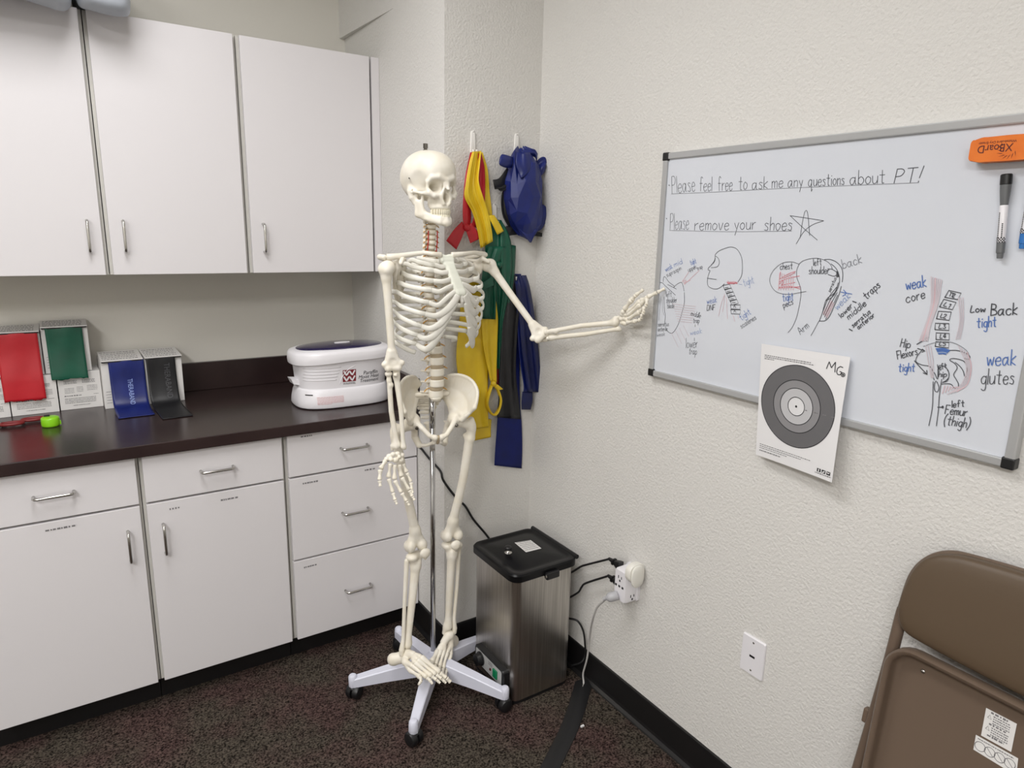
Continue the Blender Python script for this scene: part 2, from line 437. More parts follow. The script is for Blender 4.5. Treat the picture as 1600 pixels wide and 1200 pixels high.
tag(bpy.data.objects['filler_strip'], 'narrow white filler strip between the last wall cabinet and the wall', 'panel')
Lx = [-0.32, 0.1203, 0.5515, 1.0405]; ZL0, ZL1, ZDR = 0.104, 0.876, 0.7202
ll = ['white base cabinet at the left edge with drawer and door', 'white base cabinet in the middle with drawer and door', 'white base cabinet of three drawers behind the skeleton']
for i in range(3):
    x0, x1 = Lx[i]+0.0012, Lx[i+1]-0.0012
    t = thing('base_cabinet', ll[i], 'cabinet', ((x0+x1)/2, YL, 0), 'white base cabinets under the counter')
    carcass(t, x0, x1, ZL0-0.003, ZL1, YL+0.021, YA-0.001, (ZDR,) if i < 2 else (ZDR, 0.42))
    MB().box((x0, YL+0.075, 0), (x1, YL+0.09, ZL0-0.004)).build('toe_kick', M_base, t, label='black recessed toe kick')
    a, c = x0+G2-0.001, x1-G2+0.001
    if i == 2: c = x1-0.002
    if i == 0:
        front(t, 'drawer', a, c, ZDR+0.0035, ZL1-0.004, YL, px_x(84, 772, YL), False)
        front(t, 'door', a, c, ZL0, ZDR-0.0035, YL, px_x(202, 853, YL), True, [(*px_x(71, 831, YL), 0.075)])
    elif i == 1:
        front(t, 'drawer', a, c, ZDR+0.0035, ZL1-0.004, YL, px_x(339, 732, YL), False)
        front(t, 'door', a, c, ZL0, ZDR-0.0035, YL, px_x(257, 841, YL), True, [(*px_x(265, 797, YL), 0.028), (*px_x(345, 783, YL), 0.055)])
    else:
        zs = [ZL1-0.004, ZDR, px_x(458, 878, YL)[1], ZL0]
        hs = [(553, 697), (555, 797), (559, 917)]
        lb = [[(*px_x(470, 684, YL), 0.04)], [(*px_x(473, 757, YL), 0.055), (*px_x(570, 736, YL), 0.04)], [(*px_x(475, 888, YL), 0.045)]]
        for k in range(3):
            front(t, 'drawer', a, c, zs[k+1]+(0.0035 if k < 2 else 0), zs[k]-(0.0035 if k else 0), YL, px_x(*hs[k], YL), False, lb[k])
# worktop with upstands
t = thing('worktop', 'dark brown laminate worktop running over the base cabinets', 'worktop', (0.36, YF, ZL1))
MB().box((-0.33, YF, ZL1), (XC-0.0005, YA-0.0005, 0.914)).build('slab', M_counter, t, bevel=0.003)
m_ = MB().box((-0.33, YA-0.02, 0.9142), (XC-0.0005, YA-0.0006, 1.026))
m_.build('back_upstand', M_counter, t, bevel=0.002)
MB().box((XC-0.0195, YF, 0.9142), (XC-0.0006, YA-0.0205, 1.026)).build('side_upstand', M_counter, t, bevel=0.002)

# grey bags on top of the wall cabinets
M_bag = mat('grey_vinyl', (176, 182, 190), rough=0.45, rgb2=(166, 172, 182), nscale=6, bump=0.3, bscale=14, bdist=0.01)
def soft_block(lo, hi, r, sag, seed, name):
    lo = V(*lo); hi = V(*hi); c = (lo+hi)/2; hs = (hi-lo)/2
    m_ = MB(); n = 24; vs = []; fs = []
    rr = np.random.default_rng(seed); ph = rr.uniform(0, 6, 6)
    rings = []
    for i in range(n+1):
        th = -PI/2+PI*i/n; ring = []
        for k in range(96):
            a = 2*PI*k/96
            sx = np.sign(math.cos(a))*abs(math.cos(a))**0.35; sy = np.sign(math.sin(a))*abs(math.sin(a))**0.35
            cz = abs(math.cos(th))**0.18; sz = np.sign(math.sin(th))*abs(math.sin(th))**0.35
            p = c+hs*V(sx*cz, sy*cz, sz)
            p = p+V(0, 0.008*math.sin(9*p[0]+ph[0])+0.004*math.sin(23*p[2]+ph[1]), 0.006*math.sin(17*p[0]+ph[2])+0.004*math.sin(41*p[0]+ph[3]) if i < n/2 else 0.0)
            q = min(1.0, max(0.0, (2.515-p[1])/0.11)); p[2] -= sag*q*q*(3-2*q)
            ring.append(p)
        rings.append(ring)
    return MB().loft(rings).build(name, M_bag, None, smooth=True)
o = soft_block((0.098, 2.335, 2.186), (0.236, 2.80, 2.36), 0.03, 0.050, 3, 'vinyl_bag'); tag(o, 'grey vinyl bag on the wall cabinets, the one with the lower corner showing', 'bag', 'grey vinyl bags on the wall cabinets')
o = soft_block((-0.30, 2.330, 2.186), (0.091, 2.80, 2.37), 0.03, 0.052, 5, 'vinyl_bag'); tag(o, 'grey vinyl bag on the wall cabinets at the very left edge', 'bag', 'grey vinyl bags on the wall cabinets')

# ------------------------------------------------------------------ on the worktop: boxes of exercise band
ZC = 0.914
M_red = mat('red_latex', (196, 32, 44), rough=0.42, rgb2=(186, 26, 38), nscale=14)
M_green = mat('green_latex', (8, 88, 66), rough=0.42, rgb2=(4, 76, 56), nscale=14)
M_blue = mat('blue_latex', (20, 36, 112), rough=0.42, rgb2=(15, 29, 96), nscale=14)
M_black = mat('black_latex', (30, 30, 33), rough=0.45, rgb2=(24, 24, 27), nscale=14)
M_deep = mat('deep_blue_latex', (14, 28, 100), rough=0.5, rgb2=(10, 22, 84), nscale=14, spec=0.3)
M_navy = mat('navy_latex', (20, 30, 84), rough=0.45, rgb2=(14, 22, 66), nscale=14)
M_yellow = mat('yellow_latex', (232, 200, 44), rough=0.42, rgb2=(224, 188, 32), nscale=14)
M_bluetext = mat('pale_print', (150, 170, 226), rough=0.5)
M_greytext = mat('grey_print', (78, 78, 82), rough=0.5)

def facebox(bl, br, h, depth, zb):
    """box whose front lower edge runs from bl to br (xy); returns frame"""
    bl = V(*bl, zb); br = V(*br, zb); du = unit(br-bl); dv = V(0, 0, 1); n = np.cross(du, dv)  # n points to the viewer
    return bl, br, du, dv, n, np.linalg.norm(br-bl)
def carton(name, label, bl, br, h, depth, zb, group, print_rows=True, seed=0, open_front=None):
    o0, o1, du, dv, n, w_ = facebox(bl, br, h, depth, zb)
    t = thing(name, label, 'box', (o0+o1)/2-n*depth/2, group)
    c = (o0+o1)/2+dv*h/2-n*depth/2
    MB().obox(c, (du, -n, dv), (w_/2, depth/2, h/2)).build('carton', M_card, t, bevel=0.0012)
    pr = MB()
    if print_rows:
        r = random.Random(seed)
        F = lambda u, v: o0+du*u*w_+dv*v*h+n*0.0003
        for v in (0.10, 0.17, 0.21, 0.25, 0.29): dash_text(pr, F(0.12 if v > 0.1 else 0.3, v), du, dv, w_*(0.72 if v > 0.1 else 0.4), h*0.018, r.randint(0, 999))
        dash_text(pr, F(0.12, 0.36), du, dv, w_*0.4, h*0.03, r.randint(0, 999)); dash_text(pr, F(0.8, 0.37), du, dv, w_*0.12, h*0.015, r.randint(0, 999))
        for v in (0.45, 0.49, 0.53, 0.57): dash_text(pr, F(0.14, v), du, dv, w_*0.22, h*0.014, r.randint(0, 999)); dash_text(pr, F(0.66, v+0.04), du, dv, w_*0.24, h*0.014, r.randint(0, 999))
        for v in (0.47, 0.51, 0.55, 0.59): dash_text(pr, F(0.42, v), du, dv, w_*0.15, h*0.014, r.randint(0, 999))
        for v in (0.70, 0.735, 0.77): dash_text(pr, F(0.14, v), du, dv, w_*0.3, h*0.02, r.randint(0, 999)); dash_text(pr, F(0.56, v), du, dv, w_*0.3, h*0.02, r.randint(0, 999))
        pr.build('printed_text', M_grey_ink, t)
    return t, (o0, o1, du, dv, n, w_)
def dispenser(label, bl, br, h, depth, zb, m_band, bandlabel, u0, u1, path, seed, group, text=None, flap=0.028, rag=0.0):
    """band dispenser carton: open slot under a raised lid, band hanging over the front"""
    t, (o0, o1, du, dv, n, w_) = carton('band_dispenser', label, bl, br, h, depth, zb, group, False, seed)
    pr = MB(); F = lambda u, v: o0+du*u*w_+dv*v*h+n*0.0003
    # lid flap over the slot
    lo = o0+dv*h; 
    lid = [lo+dv*0.004+n*0.012, lo+du*w_+dv*0.004+n*0.012, lo+du*w_-n*depth*0.9+dv*0.014, lo-n*depth*0.9+dv*0.014]
    MB().prism(lid, dv*0.003).build('lid', M_card, t)
    MB().obox(lo+du*w_/2+dv*0.0015+n*0.004, (du, n, dv), (w_*0.48, 0.006, 0.0022)).build('slot', M_dark, t)
    pm = MB(); rr = random.Random(seed)
    for k in range(5):
        p = lid[0]*(1-k*0.17-0.1)+lid[3]*(k*0.17+0.1)+dv*0.0032+du*w_*0.05
        dash_text(pm, p, du, unit(lid[3]-lid[0]), w_*0.85, 0.006, seed*7+k)
    for v in (0.12, 0.18, 0.24, 0.30, 0.36): dash_text(pm, F(0.06, v), du, dv, w_*0.12, h*0.012, seed+int(v*100))
    pm.build('printed_text', M_grey_ink, t)
    # band: cross-direction samples, path in (distance from the face, height over zb)
    P = catmull([V(a, b_, 0) for a, b_ in path], 6); nx = 14; vs = []
    for i, q in enumerate(P):
        s_ = i/(len(P)-1)
        for k in range(nx+1):
            u = u0+(u1-u0)*k/nx
            rg = rag*(rr.uniform(-1, 1)) if i == len(P)-1 else 0
            vs.append(o0+du*(u*w_+0.004*s_)+n*(q[0]+0.0007*math.sin(11*u+5*s_))+dv*(q[1]+rg))
    fs = [(i*(nx+1)+k, i*(nx+1)+k+1, (i+1)*(nx+1)+k+1, (i+1)*(nx+1)+k) for i in range(len(P)-1) for k in range(nx)]
    bo = link('band', vs, fs, m_band, t, smooth=True, label=bandlabel)
    so = bo.modifiers.new('solid', 'SOLIDIFY'); so.thickness = 0.0012; so.offset = 0
    if text:
        tv, tf = text_geo(text[0], 1.0); tv = tv/np.array([tv[:, 0].max(), tv[:, 0].max()])
        # printed sideways down the band
        s_ = text[3]
        pts = [o0+du*((text[1])*w_+q[1]*s_)+n*text[4](text[2]-q[0]*s_)+dv*(text[2]-q[0]*s_) for q in tv]
        link('band_print', pts, tf, text[5], bo)
    return t
gB = 'white cartons stacked on the worktop'; gD = 'band dispenser boxes on the worktop'
# lower row of closed cartons
A0 = at(20, 654, 'Z', ZC); A1 = at(94, 643.5, 'Z', ZC); C1 = at(161, 632.5, 'Z', ZC)
yb = 2.735
def X_at(px, py, Y): return at(px, py, 'Y', Y)[0]
hA = at(83, 586, 'Y', yb)[2]-ZC
xa0, xa1, xc0, xc1 = X_at(20, 654, yb), X_at(93.5, 643, yb), X_at(95.5, 643, yb+0.015), X_at(162, 634, yb+0.02)
carton('band_carton', 'white carton under the red band dispenser, red band end hanging over it', (xa0, yb), (xa1, yb+0.004), hA, 0.125, ZC, gB, seed=1)
carton('band_carton', 'white carton under the green band dispenser, beside the blue one', (xc0, yb+0.012), (xc1, yb+0.016), hA+0.001, 0.115, ZC, gB, seed=2)
carton('band_carton', 'white carton cut off by the left edge of the photo', (xa0-0.115, yb-0.004), (xa0-0.003, yb-0.002), hA-0.004, 0.125, ZC, gB, seed=3)
ZT = ZC+hA+0.0025
yt = yb+0.015
xr0, xr1 = X_at(-18, 590, yt), X_at(69, 578, yt); xg0, xg1 = X_at(71, 578, yt+0.008), X_at(143, 570, yt+0.008)
hT = at(68, 519, 'Y', yt)[2]-ZT; hG = at(70, 514, 'Y', yt)[2]-ZT
dispenser('white dispenser box at the left with red exercise band hanging from its slot', (xr0, yt), (xr1, yt), hT, 0.115, ZT, M_red, 'red exercise band with torn end', 0.20, 0.955,
          [(-0.03, hT+0.002), (0.004, hT+0.0005), (0.010, hT-0.006), (0.012, hT*0.5), (0.022, 0.0), (0.024, -0.03), (0.025, -hA*0.62)], 11, gD, rag=0.0035)
dispenser('white dispenser box with green exercise band hanging from its slot', (xg0, yt+0.004), (xg1, yt+0.006), hG, 0.105, ZT, M_green, 'green exercise band with torn end', 0.08, 0.87,
          [(-0.03, hG+0.002), (0.004, hG+0.0005), (0.010, hG-0.006), (0.013, hG*0.5), (0.024, 0.0), (0.025, -0.020)], 12, gD, rag=0.003)
yd = 2.70
xb0, xb1, xk1 = X_at(166, 640, yd), X_at(231, 632, yd), X_at(289, 624, yd+0.01)
hB = at(156, 567, 'Y', yd)[2]-ZC; hK = at(222, 562, 'Y', yd)[2]-ZC
dispenser('white dispenser box with blue exercise band lying out over the worktop', (xb0-0.002, yd), (xb1-0.002, yd+0.004), hB, 0.155, ZC, M_blue, 'blue exercise band with pale print', 0.16, 1.0,
          [(-0.03, hB+0.002), (0.004, hB+0.0005), (0.010, hB-0.006), (0.014, hB*0.5), (0.034, 0.022), (0.080, 0.005), (0.168, 0.0030)], 13, gD,
          )
dispenser('white dispenser box with black exercise band lying out over the worktop', (xb1+0.003, yd+0.006), (xk1, yd+0.012), hK, 0.145, ZC, M_black, 'black exercise band', 0.02, 0.80,
          [(-0.03, hK+0.002), (0.004, hK+0.0005), (0.010, hK-0.006), (0.014, hK*0.5), (0.035, 0.02), (0.075, 0.005), (0.150, 0.0028), (0.250, 0.0028)], 14, gD)
# print on the blue and black bands, written sideways along the band
def band_word(parent, word, u_, path, s0, s1, height, o0, du, n, dv, m_, lift=0.0016):
    P = np.array(catmull([V(a, b_, 0) for a, b_ in path], 6))[:, :2]
    d = np.concatenate([[0], np.cumsum(np.linalg.norm(np.diff(P, axis=0), axis=1))])
    tv, tf = text_geo(word); tv = tv-tv.min(0); tv = tv/tv[:, 0].max()
    out = []
    for q in tv:
        s_ = s0+(s1-s0)*q[0]; a = np.interp(s_, d, P[:, 0]); b_ = np.interp(s_, d, P[:, 1])
        a2 = np.interp(s_+0.002, d, P[:, 0]); b2 = np.interp(s_+0.002, d, P[:, 1]); tt = unit((a2-a, b2-b_))
        out.append(o0+du*(u_+q[1]*(s1-s0)*height)+n*(a-tt[1]*lift)+dv*(b_+tt[0]*lift))
    link('band_print', out, tf, m_, parent)
BP = [(-0.03, hB+0.002), (0.004, hB+0.0005), (0.010, hB-0.006), (0.014, hB*0.5), (0.034, 0.022), (0.080, 0.005), (0.168, 0.0030)]
KP = [(-0.03, hK+0.002), (0.004, hK+0.0005), (0.010, hK-0.006), (0.014, hK*0.5), (0.035, 0.02), (0.075, 0.005), (0.150, 0.0028), (0.250, 0.0028)]
bands = [o for o in bpy.data.objects if o.name.split('.')[0] == 'band']
_b, _k = bands[2], bands[3]
e = facebox((xb0-0.002, yd), (xb1-0.002, yd+0.004), hB, 0.1, ZC)
band_word(_b, 'THERABAND', 0.076, BP, 0.105, 0.200, 1.35, e[0], e[2], e[4], e[3], M_bluetext)
e2 = facebox((xb1+0.003, yd+0.006), (xk1, yd+0.012), hK, 0.1, ZC)
band_word(_k, 'THERABAND', 0.060, KP, 0.06, 0.19, 1.2, e2[0], e2[2], e2[4], e2[3], M_greytext)

# tape measure and scissors
p = at(79, 660, 'Z', ZC); t = thing('tape_measure', 'small lime green round tape measure in front of the cartons', 'tape measure', (p[0], 2.55, ZC))
M_lime = mat('lime_plastic', (142, 214, 32), rough=0.3)
tc_ = V(X_at(79, 660, 2.55), 2.55, ZC)
MB().lathe(tc_, (0, 0, 1), [(0.022, 0), (0.0245, 0.002), (0.0255, 0.006), (0.0255, 0.025), (0.024, 0.029), (0.020, 0.031), (0.01, 0.0315)], 40).build('case', M_lime, t, smooth=True, sharp=50)
MB().obox(tc_+V(-0.008, 0.006, 0.0335), ((1, 0, 0), (0, 1, 0), (0, 0, 1)), (0.008, 0.004, 0.003)).build('button', M_black, t, bevel=0.001)
MB().obox(tc_+V(0.0262, 0, 0.009), ((1, 0, 0), (0, 1, 0), (0, 0, 1)), (0.002, 0.004, 0.006)).build('tape_end', M_lime, t)
p0 = at(58, 655, 'Z', ZC+0.008)
t = thing('scissors', 'red and black handled scissors lying in front of the left cartons', 'scissors', (p0[0]-0.05, 2.64, ZC))
M_redgrip = mat('red_grip', (124, 34, 36), rough=0.4)
for sg, (cx, cy) in ((1, (-0.085, 2.636)), (-1, (-0.155, 2.596))):
    ring = [V(X_at(40, 660, 2.62)+0.0+(0.02 if sg > 0 else -0.035)+0.030*math.cos(a), 2.632-(0.0 if sg > 0 else 0.03)+0.014*math.sin(a), ZC+0.009) for a in np.linspace(0, 2*PI, 25)]
    MB().tube(ring, 0.0052, 10, cap=False).build('grip', M_redgrip, t, smooth=True)
    x0 = X_at(40, 660, 2.62)
    MB().prism([V(x0-0.05, 2.62, ZC+0.006+sg*0.002), V(x0-0.05, 2.632, ZC+0.006+sg*0.002), V(x0-0.19, 2.612+sg*0.012, ZC+0.006+sg*0.002), V(x0-0.20, 2.606+sg*0.012, ZC+0.006+sg*0.002)], V(0, 0, 0.0016)).build('blade', M_chrome, t)
MB().lathe(V(x0-0.06, 2.622, ZC+0.003), (0, 0, 1), [(0.004, 0), (0.004, 0.009)], 12).build('pivot', M_black, t)

# ------------------------------------------------------------------ paraffin bath
M_pw = mat('white_plastic', (236, 234, 238), rough=0.3)
M_indigo = mat('indigo_lid_window', (34, 26, 74), rough=0.12, coat=0.5)
PC = V(0.830, 2.44); PA, PB = 0.180, 0.112
def sup(a, b, n=3.0, m=56, cx=0.0, cy=0.0):
    o = []
    for k in range(m):
        t_ = 2*PI*k/m; c, s_ = math.cos(t_), math.sin(t_)
        o.append((PC[0]+cx+a*np.sign(c)*abs(c)**(2/n), PC[1]+cy+b*np.sign(s_)*abs(s_)**(2/n)))
    return o
t = thing('paraffin_bath', 'white paraffin wax bath with indigo lid window on the worktop', 'paraffin bath', (PC[0], PC[1], ZC))
def ringz(a, b, z, n=3.0, cx=0, dz=None): return [V(x, y, z+(dz(x) if dz else 0)) for x, y in sup(a, b, n, cx=cx)]
base_r = [(PA*0.99, PB*1.04, 0.004), (PA*1.005, PB*1.06, 0.010), (PA*0.995, PB*1.05, 0.030), (PA*0.965, PB*1.01, 0.056), (PA*0.945, PB*0.965, 0.066), (PA*0.925, PB*0.93, 0.072)]
MB().loft([ringz(a, b, ZC+z) for a, b, z in base_r]).build('base', M_pw, t, smooth=True, sharp=60)
body_r = [(PA*0.915, PB*0.915, 0.070), (PA*0.92, PB*0.92, 0.09), (PA*0.945, PB*0.955, 0.14), (PA*0.965, PB*0.99, 0.182)]
body = MB().loft([ringz(a, b, ZC+z) for a, b, z in body_r]).build('body', M_pw, t, smooth=True, sharp=60)
lidz = lambda x: 0.0
lid_r = [(PA*1.00, PB*1.02, 0.171), (PA*1.045, PB*1.075, 0.173), (PA*1.055, PB*1.085, 0.185), (PA*1.05, PB*1.08, 0.200), (PA*1.02, PB*1.045, 0.2085), (PA*0.93, PB*0.94, 0.2135), (PA*0.8, PB*0.8, 0.2165), (PA*0.5, PB*0.5, 0.2195), (PA*0.1, PB*0.1, 0.2205)]
def lid_shift(r_, a, b, z): 
    return [V(x, y, ZC+z-0.012*max(0.0, (PC[0]-x)/PA)*(1 if z < 0.19 else 0.4)) for x, y in sup(a, b, 2.7)]
lid = MB().loft([lid_shift(0, a, b, z) for a, b, z in lid_r]).build('lid', M_pw, t, smooth=True, sharp=60)
win = [(PA*0.90, PB*0.86, 0.2150), (PA*0.89, PB*0.85, 0.2166), (PA*0.7, PB*0.66, 0.2200), (PA*0.4, PB*0.38, 0.2226), (PA*0.05, PB*0.05, 0.2235)]
MB().loft([[V(x, y, ZC+z-0.0045*max(0.0, (PC[0]-x)/PA)) for x, y in sup(a, b, 2.2)] for a, b, z in win]).build('lid_window', M_indigo, lid, smooth=True, label='indigo oval lid window')
MB().loft([[V(PC[0]+0.01+0.030*math.cos(k), PC[1]+0.013*math.sin(k), ZC+z) for k in np.linspace(0, 2*PI, 28)[:-1]] for z in (0.2220, 0.2252)]).build('lid_badge', M_pw, lid, label='white oval badge')
def bath_y(x, z):
    """front surface of base/body at height z"""
    zz = z-ZC; tb = base_r if zz < 0.071 else body_r
    a = np.interp(zz, [q[2] for q in tb], [q[0] for q in tb]); b_ = np.interp(zz, [q[2] for q in tb], [q[1] for q in tb])
    u = min(abs(x-PC[0])/a, 0.999); return PC[1]-b_*(1-u**3.0)**(1/3.0)
def on_bath(x, z, lift=0.0008): return V(x, bath_y(x, z)-lift, z)
# ribs on the left of the body, air slot, logo, print
rb = MB()
for k in range(5):
    z = ZC+0.152-k*0.0115
    rb.tube([on_bath(x, z+0.028*(x-0.72)*0.3, 0.0) for x in np.linspace(0.672, 0.795-k*0.004, 14)], 0.0016, 6)
rb.build('grip_ribs', M_pw, body, smooth=True)
arc = [on_bath(x, z, 0.0) for x, z in [(0.792, ZC+0.088), (0.797, ZC+0.105), (0.808, ZC+0.125), (0.826, ZC+0.142), (0.85, ZC+0.152)]]
MB().tube(catmull(arc, 5), 0.0015, 6).build('raised_arc', M_pw, body, smooth=True)
M_logo = mat('dark_red_print', (128, 34, 44), rough=0.5)
lx, lz, ls = 0.802, ZC+0.089, 0.050
m_ = MB()
def grid_patch(m_, x0, z0, x1, z1, lift, nx=6, nz=6):
    vs = [on_bath(x0+(x1-x0)*i/nx, z0+(z1-z0)*j/nz, lift) for j in range(nz+1) for i in range(nx+1)]
    m_.add(vs, [(j*(nx+1)+i, j*(nx+1)+i+1, (j+1)*(nx+1)+i+1, (j+1)*(nx+1)+i) for j in range(nz) for i in range(nx)])
grid_patch(m_, lx, lz+0.005, lx+ls, lz+ls, 0.0006)
m_.build('logo', M_logo, body, label='dark red square logo with two white letters')
m_ = MB()
def poly_tube(m_, pts, r, lift=0.0009):
    q = []
    for a, b_ in zip(pts[:-1], pts[1:]):
        for k in range(6): q.append((a[0]+(b_[0]-a[0])*k/6, a[1]+(b_[1]-a[1])*k/6))
    q.append(pts[-1]); P = [on_bath(x, z, lift) for x, z in q]
    m_.tube(P, r, 6, flat=0.25, up=(1, 0, 0))
for zo in (0.0285, 0.0075):
    poly_tube(m_, [(lx+0.004, lz+zo+0.018), (lx+0.0145, lz+zo), (lx+0.025, lz+zo+0.018), (lx+0.0355, lz+zo), (lx+0.046, lz+zo+0.018)], 0.0030)
m_.build('logo_letters', M_pw, body)
def bath_text(word, x0, z0, wdt, sx=1.0, m=M_ink, slant=0.0):
    tv, tf = text_geo(word); tv = tv-tv.min(0); s_ = wdt/tv[:, 0].max()
    link('printed_text', [on_bath(x0+q[0]*s_+slant*q[1]*s_, z0+q[1]*s_*sx, 0.0009) for q in tv], tf, m, body)
bath_text('WAXWEL', lx+0.001, lz-0.0055, 0.048)
bath_text('Paraffin', 0.881, ZC+0.1145, 0.058, slant=0.2); bath_text('Moist Heat', 0.862, ZC+0.1000, 0.084, slant=0.2); bath_text('Treatment', 0.866, ZC+0.0860, 0.078, slant=0.2)
m_ = MB(); M_redprint = mat('red_print', (206, 90, 90), rough=0.6)
for k in range(7):
    z = ZC+0.046-k*0.0042; r = random.Random(k); x = 0.706; xe = 0.80 if k < 6 else 0.755
    while x < xe:
        l = min(r.uniform(0.004, 0.011), xe-x); poly_tube(m_, [(x, z), (x+l, z)], 0.0009, 0.0006); x += l+0.0016
m_.build('warning_text', M_redprint, t)
m_ = MB(); grid_patch(m_, 0.672, ZC+0.052, 0.694, ZC+0.056, 0.0006, 5, 2); m_.build('air_slot', M_dark, t)
MB().prism([V(PC[0]-PA*0.9, PC[1]-0.03, ZC+0.10), V(PC[0]-PA*1.06, PC[1]-0.02, ZC+0.105), V(PC[0]-PA*1.06, PC[1]+0.03, ZC+0.105), V(PC[0]-PA*0.9, PC[1]+0.04, ZC+0.10)], V(0.008, 0, -0.02)).build('side_ledge', M_pw, t)

# ------------------------------------------------------------------ whiteboard on the right wall
XBd = XR-0.016                       # writing surface
M_wb = mat('whiteboard_face', (216, 220, 228), rough=0.18, coat=0.3)
M_alu = mat('aluminium_frame', (186, 187, 188), rough=0.32, metal=0.35)
M_blackpl = mat('black_plastic', (24, 24, 26), rough=0.4)
wTL = at(1038, 240, 'X', XBd); wBL = at(1015.5, 588, 'X', XBd); wBR = at(1585, 730, 'X', XBd)
wt_ = at(1599, 176.5, 'X', XBd)
yl_, yr_ = (wTL[1]+wBL[1])/2, wBR[1]; zt_, zb_ = (wTL[2]+wt_[2])/2+0.0, (wBL[2]+wBR[2])/2
wb = thing('whiteboard', 'wall mounted whiteboard covered with anatomy drawings and handwriting', 'whiteboard', (XBd, (yl_+yr_)/2, zb_))
MB().box((XBd, yr_+0.004, zb_+0.004), (XR-0.002, yl_-0.004, zt_-0.004)).build('panel', M_wb, wb)
FW, FD = 0.017, 0.006
def frame_bar(y0, y1, z0, z1):
    return MB().box((XBd-FD, y0, z0), (XR-0.001, y1, z1))
for y0, y1, z0, z1 in ((yr_, yl_, zt_-FW, zt_), (yr_, yl_, zb_, zb_+FW), (yr_, yr_+FW, zb_+FW, zt_-FW), (yl_-FW, yl_, zb_+FW, zt_-FW)):
    frame_bar(y0, y1, z0, z1).build('frame_rail', M_alu, wb, bevel=0.0025)
for y0 in (yr_-0.0015, yl_-0.0205):
    for z0 in (zb_-0.0015, zt_-0.0205):
        MB().box((XBd-FD-0.0015, y0, z0), (XR-0.0005, y0+0.022, z0+0.022)).build('corner_cap', M_blackpl, wb, bevel=0.003, label='black plastic corner cap')
M_pen = mat('black_marker', (66, 68, 74), rough=0.6); M_penl = mat('faint_black_marker', (128, 131, 138), rough=0.6)
M_penb = mat('blue_marker', (76, 112, 180), rough=0.6); M_penbl = mat('faint_blue_marker', (140, 160, 200), rough=0.6); M_penr = mat('red_marker', (208, 100, 112), rough=0.6)
M_penrl = mat('faint_red_marker', (216, 184, 191), rough=0.6); M_pens = mat('pale_red_marker', (206, 196, 203), rough=0.6)
def board_mb(): return MB()
def stroke(m_, pts, wpx=1.0, smooth=True, lift=0.0004):
    """a marker stroke through photo points, laid on the board as a thin ribbon"""
    stroke.n = getattr(stroke, 'n', 0)+1; lift = lift+0.0000015*stroke.n
    P = [at(x, y, 'X', XBd-lift) for x, y in pts]
    if smooth and len(P) > 2: P = catmull(P, 4)
    n = V(-1, 0, 0); hw = wpx*0.00070
    L_, R_ = [], []
    for i, p in enumerate(P):
        t_ = P[min(i+1, len(P)-1)]-P[max(i-1, 0)]; t_ = t_/(np.linalg.norm(t_)+1e-12); s_ = np.cross(n, t_)
        e0 = -t_*hw*0.6 if i == 0 else (t_*hw*0.6 if i == len(P)-1 else 0)
        L_.append(p+s_*hw+e0); R_.append(p-s_*hw+e0)
    vs = L_+R_; k = len(P)
    m_.add(vs, [(i, i+1, k+i+1, k+i) for i in range(k-1)])
def write(m_, word, x0, y0, x1, y1, h, wpx=0.9, slant=0.12):
    """handwriting: baseline from (x0,y0) to (x1,y1) in the photo, capital height h px"""
    ls, W_ = glyph_lines(word); sc_ = h/19.0
    d = np.array([x1-x0, y1-y0], float); L_ = np.hypot(*d); d /= L_; nn = np.array([d[1], -d[0]])
    for st in ls:
        pts = []
        for x, y in st:
            jx, jy = random.uniform(-.25, .25), random.uniform(-.3, .3)
            q = np.array([x0, y0])+d*((x+jx+slant*y)/W_*L_)+nn*((y+jy)*sc_); pts.append(q)
        stroke(m_, pts, wpx)
K = MB(); KL = MB(); B_ = MB(); BL_ = MB(); R_ = MB(); RL = MB(); PS = MB()
def flush(what):
    for m_, mt, nm in ((K, M_pen, 'black marker'), (KL, M_penl, 'faint grey marker'), (B_, M_penb, 'blue marker'), (BL_, M_penbl, 'faint blue marker'), (R_, M_penr, 'red marker'), (RL, M_penrl, 'faint red marker'), (PS, M_pens, 'pale smudged marker')):
        if m_.n:
            m_.build('marker_drawing', mt, wb, label=nm+' '+what)
            m_.v = []; m_.f = []; m_.n = 0; m_.mi = []
# heading lines
for wd, a, c, d_, e_ in (('Please', 1050, 302, 1086, 298.5), ('feel', 1093, 298.5, 1112, 298), ('free', 1122, 298, 1144, 297), ('to', 1154, 296.5, 1167, 296), ('ask', 1175, 296, 1199, 294.5),
                      ('me', 1206, 293.5, 1223, 292.5), ('any', 1231, 292.5, 1254, 291.5), ('questions', 1263, 291, 1319, 288.5), ('about', 1328, 289, 1382, 285.5)):
    write(K, wd, a, c, d_, e_, 26 if wd == 'Please' else (22 if wd in ('feel', 'free', 'to', 'about') else 19), 0.95)
write(K, 'PT!', 1397, 287, 1440, 283.5, 22, 1.1, 0.2)
stroke(KL, [(1049, 303), (1120, 300), (1200, 295.5), (1300, 291), (1435, 285.5)], 0.8)
stroke(K, [(1045, 289), (1046, 290)], 1.6)
flush('heading inviting questions, underlined')
write(K, 'Please', 1047, 359, 1076, 358, 25, 0.8); write(K, 'remove', 1085, 359.5, 1138, 359, 20, 1.0); write(K, 'your', 1147, 359, 1180, 358, 20, 1.0); write(K, 'shoes', 1194, 360, 1237, 359.5, 21, 1.0)
stroke(KL, [(1046, 360), (1140, 362), (1237, 361)], 0.8); stroke(K, [(1041, 341), (1042, 342)], 1.3)
